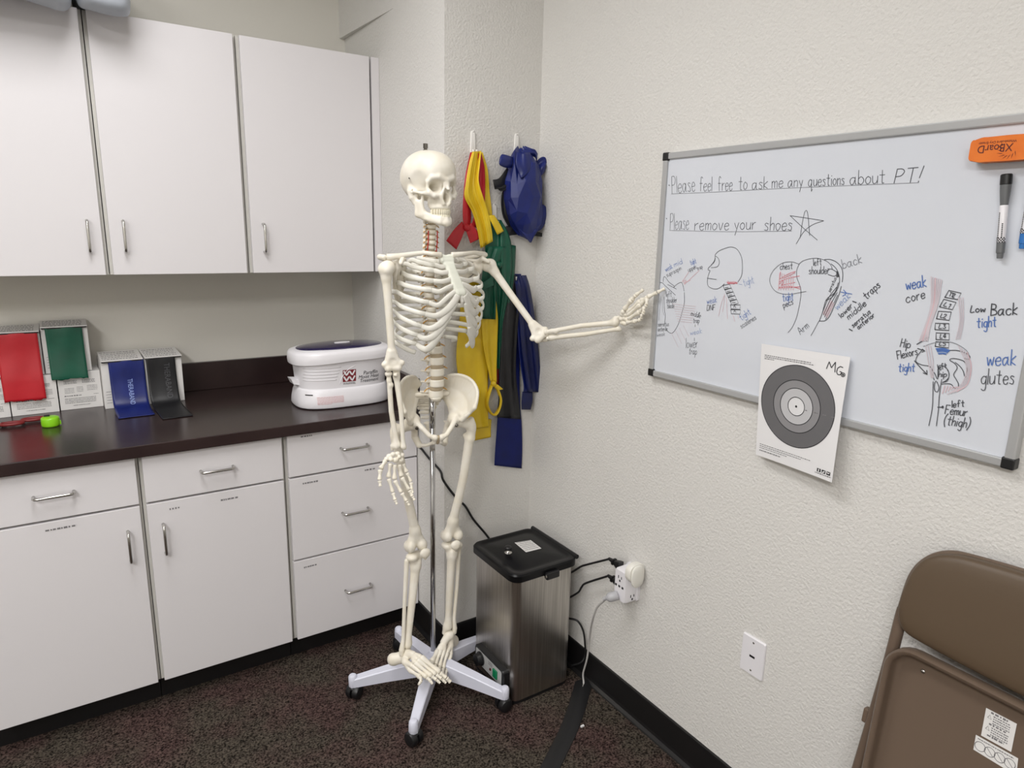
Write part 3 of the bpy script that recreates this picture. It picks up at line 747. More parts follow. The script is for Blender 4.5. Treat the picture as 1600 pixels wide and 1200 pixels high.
stroke(K, [(1277, 375), (1256, 357), (1234.5, 337)], 0.9); stroke(K, [(1234.5, 337), (1262, 341), (1287, 345)], 0.9); stroke(K, [(1287, 345), (1270, 351), (1256, 362), (1244, 381)], 0.9)
stroke(K, [(1250, 372), (1254, 346), (1258, 330), (1262, 334), (1265, 368)], 0.9)
flush('request to remove shoes, with a star')
# shoulder blade at the left (crop 1010,380 scale 1/7.27)
q1 = lambda L_: [(1010+x/7.273, 380+y/7.273) for x, y in L_]
for L_ in ([(150,450),(180,450),(210,480),(330,590)], [(190,440),(195,390),(215,385),(255,440),(320,490)], [(310,500),(350,465),(395,445),(415,480),(428,545)], [(240,470),(340,520)],
           [(430,560),(430,680),(400,800),(370,900),(330,980),(290,1022),(245,1005),(215,950)], [(200,610),(205,760),(215,820),(205,920)]): stroke(K, q1(L_), 0.9)
for L_ in ([(160,600),(155,700),(140,880)], [(180,640),(185,760),(200,820)]): stroke(KL, q1(L_), 0.7)
for L_ in ([(405,440),(480,330)], [(430,470),(600,310)], [(420,450),(500,420)], [(415,435),(450,420),(430,460),(480,430)]): stroke(RL, q1(L_), 1.3)
for k in range(8): stroke(PS, q1([(300+8*k, 690+28*k), (560-6*k, 720+26*k)]), 1.3)
for k in range(4): stroke(PS, q1([(285+45*k, 1025-30*k), (360+40*k, 1180-40*k)]), 1.3)
W1 = lambda m_, w_, x0, y0, x1, y1, h, s_=0.7: write(m_, w_, *q1([(x0, y0)])[0], *q1([(x1, y1)])[0], h/7.273, s_)
W1(B_, 'weak', 225, 325, 300, 280, 60); W1(B_, 'mid', 320, 270, 410, 230, 60); W1(K, 'supraspin', 235, 385, 400, 300, 50)
W1(B_, 'tight', 505, 250, 570, 225, 60); W1(K, 'upper', 480, 325, 570, 285, 50); W1(K, 'trap', 580, 310, 640, 280, 45)
W1(K, 'left', 225, 610, 285, 605, 60); W1(K, 'shoulder', 225, 675, 345, 670, 60); W1(K, 'blade', 240, 740, 315, 735, 60)
W1(K, 'middle', 500, 820, 610, 850, 60); W1(K, 'trap', 530, 905, 600, 905, 60); stroke(K, q1([(553,925),(553,950)]), 0.8)
W1(BL_, 'weak', 500, 1045, 630, 1020, 60); stroke(K, q1([(545,1075),(545,1110)]), 0.8); W1(K, 'lower', 450, 1190, 580, 1185, 110); W1(K, 'trap', 480, 1260, 570, 1265, 80)
W1(K, 'serratus', 130, 945, 255, 940, 50); W1(K, 'anterior', 130, 1000, 240, 995, 50); W1(KL, 'weak', 120, 1060, 210, 1050, 45)
flush('in the shoulder blade drawing')
# head and neck
for L_ in ([(780,130),(820,90),(890,60),(960,43),(1030,70),(1080,160),(1090,270),(1080,370),(1040,440)], [(780,130),(775,190),(740,245),(705,280),(702,305),(722,310),(708,350),(695,400),(692,450),(705,490),(750,515),(800,520),(850,495),(885,460)],
           [(785,145),(815,170),(828,215),(815,255),(790,272),(735,278)], [(690,397),(740,405),(795,412)], [(735,245),(770,215),(782,170)]): stroke(K, q1(L_), 0.9)
for k in range(5):
    x0, y0 = 870+20*k, 480+43*k; 
    stroke(K, q1([(x0, y0), (x0+20, y0+52), (x0+95, y0+30), (x0+75, y0-15), (x0, y0)]), 1.0, False)
    stroke(K, q1([(x0+25, y0+25), (x0+60, y0+22)]), 1.0)
for x0, y0 in ((955, 700), (958, 755)): stroke(K, q1([(x0, y0), (x0+5, y0+46), (x0+105, y0+52), (x0+112, y0+2), (x0, y0)]), 1.1, False); stroke(K, q1([(x0+35,y0+30),(x0+45,y0+8),(x0+60,y0+34)]), 0.9)
rr_ = random.Random(2)
for k in range(9): stroke(R_, q1([(915+13*k, 430+rr_.uniform(0, 10)), (922+13*k, 468-rr_.uniform(0, 12)), (930+13*k, 445)]), 1.0)
for L_ in ([(890,580),(850,690),(820,830)], [(890,600),(865,780)], [(910,620),(920,860)], [(985,820),(1005,890)], [(1040,820),(1045,855)]): stroke(RL, q1(L_), 0.8)
W1(BL_, 'tight', 1110, 490, 1225, 450, 85); W1(B_, 'weak', 690, 690, 800, 670, 70); W1(K, 'DNF', 688, 765, 780, 760, 62, 0.9)
W1(B_, 'tight', 1080, 880, 1190, 800, 75); W1(K, 'scalenes', 1080, 970, 1250, 860, 60); stroke(BL_, q1([(1050,465),(1085,470)]), 0.7)
flush('in the head and neck drawing')
# shoulder seen from above (crop 1190,380)
q2 = lambda L_: [(1190+x/7.273, 380+y/7.273) for x, y in L_]
W2 = lambda m_, w_, x0, y0, x1, y1, h, s_=0.9: write(m_, w_, *q2([(x0, y0)])[0], *q2([(x1, y1)])[0], h/7.273, s_)
for L_ in ([(420,235),(340,212),(240,225),(150,290),(100,370),(95,450),(140,530),(210,570),(320,580),(440,560),(505,548)], [(420,240),(470,200),(560,175),(640,172),(720,195),(780,240),(805,300)], [(425,240),(400,300),(400,390),(430,470),(445,530),(440,640),(400,830),(350,950),(300,1015)],
           [(650,885),(600,980),(560,1050)]): stroke(K, q2(L_), 0.75)
for L_ in ([(715,185),(780,185),(850,215),(905,275),(922,350),(915,440)], [(790,235),(840,280),(875,350),(885,430),(860,520),(820,590)], [(870,450),(830,560),(735,640),(690,790),(655,885)], [(655,885),(720,880),(770,830),(830,700),(880,580),(905,490)],
           [(735,650),(790,620),(830,580)], [(750,290),(800,295)], [(755,355),(820,375),(850,360)], [(800,295),(860,330)]): stroke(K, q2(L_), 1.0)
for k in range(4): stroke(K, q2([(690+12*k, 790+25*k), (760+18*k, 620+25*k), (850+4*k, 500+30*k)]), 0.9); stroke(RL, q2([(700+14*k, 800+15*k), (780+14*k, 640+15*k)]), 1.2)
for k in range(5): stroke(K, q2([(858+3*k, 320+13*k), (866+2*k, 326+13*k), (850, 332+13*k)]), 1.3)
W2(K, 'serratus', 780, 560, 850, 400, 40, 0.7)
W2(K, 'chest', 210, 300, 350, 290, 75); W2(K, 'left', 590, 255, 680, 245, 75); W2(K, 'shoulder', 535, 350, 765, 345, 85); W2(KL, 'back', 925, 290, 1140, 220, 105)
for L_ in ([(215,325),(200,430),(200,470)], [(200,410),(300,350),(385,320)], [(195,440),(300,400),(430,372)], [(215,480),(380,445)], [(200,500),(320,490),(440,520)], [(200,510),(440,495)], [(240,400),(380,335)], [(205,460),(250,420),(230,480)]): stroke(R_, q2(L_), 0.85)
for k in range(7): stroke(RL, q2([(205+25*k, 340+5*k), (190+28*k, 530)]), 1.5)
W2(B_, 'tight', 240, 660, 360, 645, 90); W2(K, 'pecs', 250, 735, 360, 690, 70); stroke(B_, q2([(900,555),(960,565),(1025,578)]), 1.1); stroke(B_, q2([(930,530),(960,570),(920,600)]), 1.1)
W2(BL_, 'weak', 860, 760, 1010, 610, 80); W2(K, 'lower', 905, 850, 1035, 720, 60, 1.2); stroke(K, q2([(1035,660),(1075,675)]), 1.6); W2(K, 'middle', 990, 870, 1190, 700, 70, 1.1); W2(K, 'traps', 1190, 640, 1350, 490, 85, 1.2)
W2(K, 'serratus', 1040, 960, 1240, 790, 55, 1.1); W2(K, 'anterior', 1100, 980, 1285, 830, 55, 1.1); stroke(K, q2([(995,975),(1030,995)]), 1.6); W2(K, 'Arm', 440, 1040, 540, 950, 80, 0.8)
flush('in the chest and shoulder drawing')
# low back and hip (crop 1380,400 scale 1/4)
q3 = lambda L_: [(1380+x/4, 400+y/4) for x, y in L_]
W3 = lambda m_, w_, x0, y0, x1, y1, h, s_=1.1: write(m_, w_, *q3([(x0, y0)])[0], *q3([(x1, y1)])[0], h/4, s_)
boxes = [(385,258,410,215,487,232,465,272,'T12'), (352,318,378,270,455,290,432,335,'L1'), (333,392,345,345,425,350,412,402,'L2'), (323,460,325,420,410,422,410,465,'L3'), (330,522,330,480,412,484,412,525,'L4'), (325,565,328,535,410,540,408,575,'L5')]
for x0, y0, x1, y1, x2, y2, x3, y3, n_ in boxes:
    stroke(K, q3([(x0, y0), (x1, y1), (x2, y2), (x3, y3), (x0, y0)]), 1.2, False); W3(K, n_, x0+24, y0-8, x3-22, y3-12, 26, 1.0)
W3(B_, 'weak', 145, 212, 268, 190, 72, 1.3); W3(K, 'core', 145, 292, 262, 262, 60, 1.1); W3(K, 'Low', 545, 352, 635, 350, 42, 1.2); W3(K, 'Back', 672, 372, 835, 365, 72, 1.3); W3(B_, 'tight', 585, 448, 705, 440, 66, 1.2)
W3(K, 'Hip', 105, 566, 165, 575, 52, 1.1); W3(K, 'Flexors', 90, 645, 215, 615, 50, 1.1); W3(B_, 'tight', 95, 722, 195, 720, 52, 1.2); W3(B_, 'weak', 648, 685, 825, 680, 95, 1.2); W3(K, 'glutes', 610, 800, 815, 800, 95, 1.0)
W3(K, 'left', 430, 947, 505, 940, 42, 1.1); W3(K, 'Femur', 385, 985, 520, 1000, 55, 1.1); W3(K, '(thigh)', 375, 1050, 535, 1075, 60, 1.1); W3(K, 'left', 345, 715, 398, 700, 36, 1.0); W3(K, 'hip', 345, 755, 395, 755, 36, 1.0)
for L_ in ([(210,552),(280,510)], [(262,512),(282,509),(272,530)], [(215,578),(258,592)], [(245,582),(260,593),(243,600)], [(195,655),(235,700),(272,738)], [(272,715),(274,741),(250,730)], [(340,945),(370,945)], [(372,938),(362,945),(372,952),(376,944),(372,938)]): stroke(K, q3(L_), 1.3, False)
for L_ in ([(312,785),(310,880),(305,960),(285,1060)], [(365,770),(350,880),(345,960),(332,1062)], [(318,775),(310,740),(320,730),(340,770),(345,690),(380,690),(405,715),(410,755),(390,780),(370,790)], [(330,780),(320,800),(322,840),(340,848),(348,820),(335,785)],
           [(365,800),(420,800),(445,825),(465,830),(470,800),(455,770),(440,740),(462,700),(445,670),(415,650),(440,640),(500,655),(520,690),(525,745),(510,755),(500,720),(480,690),(450,665)], [(410,590),(460,590),(510,605),(540,625),(535,645),(510,640)], [(240,590),(210,630),(205,660),(240,680),(290,690),(310,720)], [(400,710),(412,740),(400,780),(372,790)]): stroke(K, q3(L_), 1.0)
stroke(KL, q3([(250,565),(330,540),(430,540),(520,590),(540,650)]), 0.8)
for k in range(5): stroke(BL_ if k == 3 else B_, q3([(330+4*k, 580+8*k), (375, 578+8*k), (415-6*k, 590+6*k)]), 1.6)
for k in range(6): stroke(RL if k == 2 else PS, q3([(300+13*k, 130+4*k), (300+8*k, 300), (265+6*k, 430), (225+10*k, 530)]), 1.6)
for k in range(3): stroke(PS, q3([(470+14*k, 260), (480+10*k, 400), (455+12*k, 520)]), 1.2)
for k in range(4): stroke(RL if k > 2 else PS, q3([(470+18*k, 560+14*k), (520+10*k, 690), (490+12*k, 800), (400+20*k, 865-6*k)]), 1.2)
for k in range(6): stroke(RL, q3([(370+18*k, 860-8*k), (385+18*k, 810+2*k)]), 1.0)
for k in range(3): stroke(PS, q3([(265+15*k, 560), (280+15*k, 650), (300+6*k, 760)]), 1.2)
flush('in the spine and hip drawing')
# eraser and pens held on the board
M_orange = mat('orange_foam', (232, 122, 36), rough=0.6, rgb2=(224, 112, 28), nscale=30); M_felt = mat('grey_felt', (70, 62, 58), rough=0.95)
def yz(px, py, X): p = at(px, py, 'X', X); return p[1], p[2]
xe = XBd-0.030
y0e, z1e = yz(1517, 217, xe); _, z0e = yz(1516, 254, xe); y1e = y0e-0.115
er = thing('whiteboard_eraser', 'orange foam whiteboard eraser stuck upside down on the board', 'eraser', (XBd, (y0e+y1e)/2, z0e))
poly = []
for k in range(60):
    a = 2*PI*k/60; c_, s_ = math.cos(a), math.sin(a)
    u = np.sign(c_)*abs(c_)**0.28; v = np.sign(s_)*abs(s_)**0.28
    wv = 0.0013*math.cos(u*PI*3.2) if abs(v) > 0.9 else 0
    poly.append(((y0e+y1e)/2-u*(y0e-y1e)/2, (z0e+z1e)/2+v*(z1e-z0e)/2+np.sign(v)*wv))
MB().loft([[V(xe-dx, (y0e+y1e)/2+(y-(y0e+y1e)/2)*s_, (z0e+z1e)/2+(z-(z0e+z1e)/2)*s_) for y, z in poly] for dx, s_ in ((-0.024, 1.0), (-0.003, 1.0), (0.0, 0.985))]).build('foam_body', M_orange, er)
MB().box((XBd-0.0055, y1e+0.004, z0e+0.003), (XBd-0.0005, y0e-0.004, z1e-0.003)).build('felt_pad', M_felt, er)
M_eprint = mat('maroon_print', (84, 26, 30), rough=0.6)
def eraser_text(w_, ya, za, wid, hs=1.0):
    tv, tf = text_geo(w_); tv = tv-tv.min(0); s_ = wid/tv[:, 0].max()      # upside down: mirrored in both directions
    return [V(xe-0.0006, ya+q[0]*s_, za-q[1]*s_*hs) for q in tv], tf
ct = z1e-0.0
v_, f_ = eraser_text('XBoarD', y0e-0.068, z1e-0.013, 0.054, 1.15); link('printed_logo', v_, f_, M_eprint, er)
v_, f_ = eraser_text('Whiteboard Dry Eraser', y0e-0.072, z1e-0.006, 0.058, 1.0); link('printed_words', v_, f_, M_eprint, er)
m_ = MB()
for k in range(9):
    a = math.radians(200+k*22); c0 = V(xe-0.0006, y0e-0.062, z1e-0.021)
    d1 = V(0, math.cos(a), math.sin(a)); d2 = V(0, math.cos(a+0.5), math.sin(a+0.5)); d3 = V(0, math.cos(a+0.28), math.sin(a+0.28))
    m_.add([c0+d1*0.011, c0+d3*0.0125, c0+d2*0.019], [(0, 1, 2)])
m_.build('printed_swirl', M_eprint, er)
M_mgrey = mat('grey_plastic', (104, 106, 108), rough=0.35); M_bluecap = mat('blue_plastic', (46, 116, 190), rough=0.35)
def marker(name, label, top, bot, cap, m_end, capdark=True):
    xm = XBd-0.0095
    a = V(xm, *yz(*top, xm)); b_ = V(xm, *yz(*bot, xm)); L_ = np.linalg.norm(b_-a); d = (b_-a)/L_
    t = thing(name, label, 'marker', a, 'pens held on the whiteboard')
    r = 0.0085
    P = lambda s0, s1, pr: [(rr2, L_*s) for s, rr2 in pr]
    prt = lambda nm, pr, m, lb=None: MB().lathe(a, d, [(q[1], L_*q[0]) for q in pr], 20).build(nm, m, t, smooth=True, sharp=40, label=lb)
    prt('eraser_tip', [(0, r*0.9), (0.01, r*1.06), (0.12, r*1.06), (0.125, r*0.9)], M_blackpl, 'black eraser tip')
    prt('cap', [(0.125, r*1.0), (0.2, r*0.95), (0.36, r*0.72), (0.365, r*0.6)], M_mgrey, 'grey tapered cap')
    body = prt('barrel', [(0.365, r*0.74), (0.37, r*0.78), (0.80, r*0.78), (0.805, r*0.76)], M_pw, 'white barrel')
    prt('end_band', [(0.805, r*0.78), (0.93, r*0.76), (0.935, r*0.66)], m_end)
    prt('end_plug', [(0.935, r*0.62), (0.995, r*0.56), (1.0, r*0.4)], m_end)
    m2 = MB(); e1 = V(-1, 0, 0); e2 = np.cross(d, e1)
    def surf(s, ang, l=0.0004): return a+d*L_*s+(r*0.78+l)*(math.cos(ang)*e1+math.sin(ang)*e2)
    for ang in (-0.35, 0.55):
        for s in np.arange(0.45 if ang > 0 else 0.58, 0.74, 0.022):
            m2.add([surf(s, ang-0.14), surf(s+0.015, ang-0.14), surf(s+0.015, ang+0.14), surf(s, ang+0.14)], [(0, 1, 2, 3)])
    for i in range(4):
        for j in range(-4, 5):
            if (i+j) % 2: 
                s = 0.745+i*0.016; an = j*0.3
                m2.add([surf(s, an-0.15), surf(s+0.016, an-0.15), surf(s+0.016, an+0.15), surf(s, an+0.15)], [(0, 1, 2, 3)])
    m2.build('barrel_print', M_ink, body)
marker('dry_erase_marker', 'black and white dry erase marker hanging under the eraser', (1573, 272), (1562, 404), None, M_mgrey)
marker('dry_erase_marker', 'dry erase marker with blue end, cut off by the right photo edge', (1618, 262), (1597, 389), None, M_bluecap)

# target sheet taped over the lower edge of the board
M_paper = mat('white_paper', (232, 231, 232), rough=0.7)
xp = XBd-0.010
pc = [at(1190, 537, 'X', xp), at(1329, 558, 'X', xp), at(1303, 753, 'X', xp-0.012), at(1181, 710, 'X', xp)]
def pap(u, v, lift=0.0):
    """u to the right, v down; slight curl of the lower right corner away from the wall"""
    p = (pc[0]*(1-u)+pc[1]*u)*(1-v)+(pc[3]*(1-u)+pc[2]*u)*v
    return p+V(-0.008*(u*v)**2-0.004*math.sin(PI*v)*u-lift, 0, 0)
ps = thing('target_sheet', 'white paper sheet with grey ring target overlapping the whiteboard bottom edge', 'paper', pc[3])
n_ = 16
so = link('sheet', [pap(i/n_, j/n_) for j in range(n_+1) for i in range(n_+1)], [(j*(n_+1)+i, (j+1)*(n_+1)+i, (j+1)*(n_+1)+i+1, j*(n_+1)+i+1) for j in range(n_) for i in range(n_)], M_paper, ps, smooth=False)
sm = so.modifiers.new('solid', 'SOLIDIFY'); sm.thickness = 0.0004; sm.offset = 0
def disc(cx, cy, r0, r1, asp, m, lift, name='printed_ring', n=72):
    vs = []; fs = []
    R2 = 5
    for j in range(R2+1):
        r = r0+(r1-r0)*j/R2
        for k in range(n): vs.append(pap(cx+r*math.cos(2*PI*k/n), cy+r*asp*math.sin(2*PI*k/n), lift))
    for j in range(R2):
        for k in range(n): fs.append((j*n+k, j*n+(k+1) % n, (j+1)*n+(k+1) % n, (j+1)*n+k))
    link(name, vs, fs, m, so)
asp = 8.5/11
cu, cv = 0.485, 0.475
g1, g2, g3, g4 = [mat('print_grey_'+n, c, rough=0.7) for n, c in (('dark', (104, 103, 105)), ('mid', (140, 139, 141)), ('light', (192, 192, 194)), ('pale', (224, 224, 225)))]
for (ra, rb_), m in zip(((0.285, 0.445), (0.197, 0.285), (0.10, 0.197), (0.0, 0.10)), (g1, g2, g3, g4)): disc(cu, cv, ra, rb_, asp, m, 0.0006)
for r in (0.445, 0.285, 0.197, 0.10): disc(cu, cv, r-0.004, r+0.004, asp, M_ink, 0.0009, 'printed_circle')
disc(cu, cv, 0, 0.013, asp, M_ink, 0.0009, 'printed_dot', 20)
def pap_line(m_, pts, hw, lift=0.0009):
    P = [pap(u, v, lift) for u, v in pts]
    for a_, b_ in zip(P[:-1], P[1:]):
        t_ = unit(b_-a_); s_ = np.cross(V(-1, 0, 0), t_); m_.add([a_+s_*hw, b_+s_*hw, b_-s_*hw, a_-s_*hw], [(0, 1, 2, 3)])
m_ = MB()
def pap_print(u0, u1, v, h, seed):
    r = random.Random(seed); u = u0
    while u < u1:
        l = min(r.uniform(0.008, 0.03), u1-u); pap_line(m_, [(u, v), (u+l, v)], h); u += l+0.007
for k, (e_, v) in enumerate(((0.60, 0.093), (0.63, 0.108), (0.17, 0.123))): pap_print(0.05, e_, v, 0.0009, k)
for k, (e_, v) in enumerate(((0.72, 0.888), (0.60, 0.905), (0.42, 0.922))): pap_print(0.05, e_, v, 0.0008, k+5)
pap_print(0.05, 0.34, 0.945, 0.0013, 9)
for u in (0.58, 0.70, 0.80, 0.895): pap_print(u, u+0.045, 0.487, 0.0011, int(u*100))
pap_print(0.79, 0.985, 0.965, 0.0012, 31)
m_.build('printed_text', M_grey_ink, so)
m_ = MB()
pap_line(m_, [(0.775, 0.12), (0.795, 0.06), (0.825, 0.105), (0.86, 0.055), (0.868, 0.135)], 0.0010)
pap_line(m_, [(0.945, 0.088), (0.915, 0.083), (0.89, 0.10), (0.885, 0.13), (0.90, 0.148), (0.925, 0.148), (0.94, 0.125), (0.915, 0.122)], 0.0010)
cc = [(0.955+0.019*math.cos(a), 0.143+0.015*math.sin(a)) for a in np.linspace(0, 2*PI, 17)]; pap_line(m_, cc, 0.0009)
cc = [(0.955+0.007*math.cos(a), 0.143+0.0055*math.sin(a)) for a in np.linspace(0, 2*PI, 9)]; pap_line(m_, cc, 0.0011)
m_.build('printed_logo', M_ink, so)
m_ = MB()
for k in range(3):
    u0 = 0.81+0.058*k; m_.add([pap(u0, 0.925, 0.0009), pap(u0, 0.953, 0.0009), pap(u0+0.045, 0.953, 0.0009), pap(u0+0.045, 0.925, 0.0009)], [(0, 1, 2, 3)])
m_.build('printed_icons', M_ink, so)
m_ = MB()
pap_line(m_, [(0.838, 0.929), (0.832, 0.932), (0.832, 0.951)], 0.0010, 0.0013); pap_line(m_, [(0.826, 0.939), (0.840, 0.939)], 0.0008, 0.0013)
pap_line(m_, [(0.876, 0.946), (0.89, 0.943), (0.902, 0.933)], 0.0014, 0.0013); pap_line(m_, [(0.934, 0.932), (0.948, 0.940), (0.962, 0.932)], 0.0010, 0.0013)
m_.build('icon_marks', M_paper, so)

# ------------------------------------------------------------------ wall plate and plug-in tower
def wall_plate():
    a = at(1161, 986, 'X', XR-0.004); c_ = at(1191, 1068, 'X', XR-0.004)
    yc = (a[1]+c_[1])/2+0.0; zc = (at(1159, 1045, 'X', XR-0.004)[2]+at(1161, 986, 'X', XR-0.004)[2])/2
    t = thing('wall_plate', 'white wall plate with a small slot, low on the right wall', 'wall plate', (XR, yc, zc))
    H = abs(at(1159, 1045, 'X', XR-0.004)[2]-a[2]); W_ = abs(at(1196, 1010, 'X', XR-0.004)[1]-a[1])
    MB().loft([[V(XR-0.0005-d, yc+y*s_, zc+z*s_) for y, z in rrect(W_, H, 0.004)] for d, s_ in ((0, 1), (0.003, 1), (0.0058, 0.95))]).build('plate', M_pw, t, smooth=True, sharp=30)
    MB().box((XR-0.0068, yc-0.008, zc-0.003), (XR-0.0055, yc+0.008, zc+0.003)).build('slot', M_blackpl, t)
    for s_ in (-1, 1): MB().lathe((XR-0.0056, yc, zc+s_*H*0.37), (-1, 0, 0), [(0.003, 0), (0.003, 0.0008), (0.002, 0.0014)], 12).build('screw', M_chrome, t)
wall_plate()
M_white2 = mat('warm_white_plastic', (234, 232, 224), rough=0.35)
D2 = 0.060
yL2, yR2, zt2, zb2 = 1.430, 1.378, 0.535, 0.428
yc2, hw2, zc2 = (yL2+yR2)/2, (yL2-yR2)/2, (zt2+zb2)/2
ad = thing('power_tap', 'white multi outlet power tap plugged into the right wall', 'power tap', (XR, yc2, zc2))
tap = MB().loft([[V(XR-0.0005-d, yc2+y, zc2+z) for y, z in rrect(hw2*2*s_, (zt2-zb2)*s2, 0.006)] for d, s_, s2 in ((0, 1.12, 1.04), (0.010, 1.12, 1.04), (0.011, 1.0, 1.0), (D2-0.006, 1.0, 0.985), (D2, 0.92, 0.93))]).build('body', M_pw, ad, smooth=True, sharp=30)
m_ = MB()
def slots(m_, o, du, dv, n, k=1.0):
    for a_, b_, wx, hx in ((-0.006, 0.004, 0.0012, 0.0042), (0.006, 0.004, 0.0012, 0.0036), (0.0, -0.006, 0.0024, 0.0028)):
        m_.obox(o+du*a_*k+dv*b_*k, (du, dv, n), (wx*k, hx*k, 0.0004))
fx = XR-D2-0.0008
slots(m_, V(fx, yc2+0.002, zt2-0.030), V(0, -1, 0), V(0, 0, 1), V(-1, 0, 0), 1.15)
for k in range(3): m_.box((fx-0.0004, yc2+0.014-0.015*k, zc2-0.006), (fx+0.0004, yc2+0.022-0.015*k, zc2+0.001))
m_.build('outlet_slots', M_ink, tap)
m_ = MB()
slots(m_, V(XR-0.030, yR2-0.0004, zb2+0.018), V(1, 0, 0), V(0, 0, 1), V(0, -1, 0), 1.1)
m_.build('side_slots', M_ink, tap)
nl = thing('night_light', 'oval white plug-in night light on the side of the power tap', 'night light', (XR-0.036, yR2, zc2))
xn, zn = XR-0.037, at(998, 902, 'Y', yR2-0.03)[2]
def oval(rx, rz, d, n=2.6, zc_=None): return [V(xn+rx*np.sign(math.cos(a))*abs(math.cos(a))**(2/n), yR2-0.0006-d, (zn if zc_ is None else zc_)+rz*np.sign(math.sin(a))*abs(math.sin(a))**(2/n)) for a in np.linspace(0, 2*PI, 49)[:-1]]
MB().loft([oval(0.031, 0.029, 0.0, zc_=zn+0.009), oval(0.032, 0.030, 0.006, zc_=zn+0.009), oval(0.032, 0.030, 0.018, zc_=zn+0.009), oval(0.030, 0.028, 0.021, zc_=zn+0.009)]).build('housing', M_white2, nl, smooth=True, sharp=40)
MB().loft([oval(0.025, 0.036, 0.0212, 2.5), oval(0.025, 0.036, 0.027, 2.5), oval(0.022, 0.033, 0.0295, 2.5), oval(0.010, 0.016, 0.0302, 2.5)]).build('shade', M_white2, nl, smooth=True, sharp=50)

M_cable = mat('black_cable', (20, 20, 22), rough=0.45); M_gcable = mat('grey_cable', (188, 186, 184), rough=0.4); M_gplug = mat('grey_plug', (182, 182, 186), rough=0.4)
ys = yc2+hw2
def plug_cord(name, label, z, path, m_p, m_c, r, group, seed=0, xoff=0.0):
    """moulded plug on the left side of the tap plus its cord"""
    o = V(XR-0.036, ys, z) if m_p is M_cable else V(fx-0.0005, yc2+0.004, z); t = thing(name, label, 'cord', o, group)
    if m_p is M_cable:
        MB().loft([[o+V(a, d, b_) for a, b_ in rrect(w_, h_, 0.004, 3)] for d, w_, h_ in ((0.0006, 0.022, 0.028), (0.012, 0.022, 0.025), (0.024, 0.018, 0.018), (0.030, 0.015, 0.013), (0.031, 0.021, 0.019), (0.037, 0.021, 0.019), (0.038, 0.014, 0.012), (0.058, 0.010, 0.009))]).build('plug', m_p, t, smooth=True, sharp=35)
        st = o+V(0, 0.056, 0)
    else:
        d = unit(V(-0.80, 0.50, -0.30)); MB().lathe(o+d*0.001, d, [(0.013, 0), (0.0150, 0.003), (0.0150, 0.026), (0.012, 0.034), (0.009, 0.036)], 22).build('plug', m_p, t, smooth=True, sharp=40)
        m_ = MB()
        for k in range(4): m_.lathe(o+d*(0.037+0.004*k), d, [(0.004, 0), (0.0085-0.0008*k, 0.0004), (0.0085-0.0008*k, 0.0024), (0.004, 0.0028)], 14)
        m_.build('strain_relief', m_p, t)
        st = o+d*0.036
    MB().tube(catmull([st]+[V(*p) for p in path], 8), r, 8).build('cable', m_c, t, smooth=True)
zp1 = at(957, 889, 'Y', yL2)[2]; zp2 = at(953, 917, 'Y', yL2)[2]; zp3 = zb2+0.020
def wpt(px, py, X): return tuple(at(px, py, 'X', X))
plug_cord('mains_lead', 'black mains lead in the upper side socket of the power tap', zp1, [wpt(918, 882, XR-0.036), wpt(908, 885, XR-0.038), wpt(895, 893, XR-0.045), wpt(884, 898, XR-0.05), wpt(870, 905, XR-0.05), wpt(862, 925, XR-0.05)], M_cable, M_cable, 0.0036, 'black mains leads in the side of the power tap')
plug_cord('mains_lead', 'black mains lead in the lower side socket of the power tap', zp2, [wpt(916, 911, XR-0.036), wpt(909, 917, XR-0.037), wpt(904, 925, XR-0.04), wpt(893, 932, XR-0.05), wpt(880, 940, XR-0.05), wpt(868, 965, XR-0.05)], M_cable, M_cable, 0.0036, 'black mains leads in the side of the power tap')
chp = at(912, 1067, 'Z', 0.012)
plug_cord('extension_cord', 'light grey cord running from the power tap down into the floor cord cover', zp3, [wpt(934, 948, XR-0.085), wpt(928, 962, XR-0.080), wpt(924, 978, XR-0.065), wpt(921, 1000, XR-0.040), wpt(917, 1030, XR-0.034), tuple(chp+V(0.004, 0.01, 0.03)), tuple(chp+V(0.0, 0.0, 0.001)), tuple(chp+V(-0.018, -0.016, -0.003))], M_gplug, M_gcable, 0.0034, None)
t_ = MB().tube(catmull([wpt(888, 966, XR-0.05), wpt(902, 970, XR-0.035), wpt(911, 985, XR-0.022), wpt(914, 1005, XR-0.018), wpt(914, 1024, XR-0.016), wpt(908, 1035, XR-0.03), wpt(893, 1040, XR-0.05)], 8), 0.0036, 8).build('cord_loop', M_cable, None, smooth=True)
tag(t_, 'black cord loop bulging out between the steel bin and the right wall', 'cord')
# cord from the paraffin bath down behind the skeleton
cp = [V(XC-0.012, 2.235, 1.0), V(XC-0.010, 2.195, 0.93), at(652, 690, 'X', XC-0.010), at(660, 703, 'X', XC-0.009), at(672, 718, 'X', XC-0.009), at(688, 736, 'X', XC-0.010), V(XC-0.006, YB-0.006, at(696, 752, 'Y', YB-0.012)[2]), at(713, 778, 'Y', YB-0.008), at(727, 791, 'Y', YB-0.008), at(740, 812, 'Y', YB-0.008), at(760, 836, 'Y', YB-0.012), at(768, 850, 'Y', YB-0.025), at(772, 880, 'Y', YB-0.03)]
t_ = MB().tube(catmull(cp, 8), 0.0042, 10).build('appliance_cord', M_cable, None, smooth=True)
tag(t_, 'black cord hanging down the wall behind the skeleton to the steel bin', 'cord')

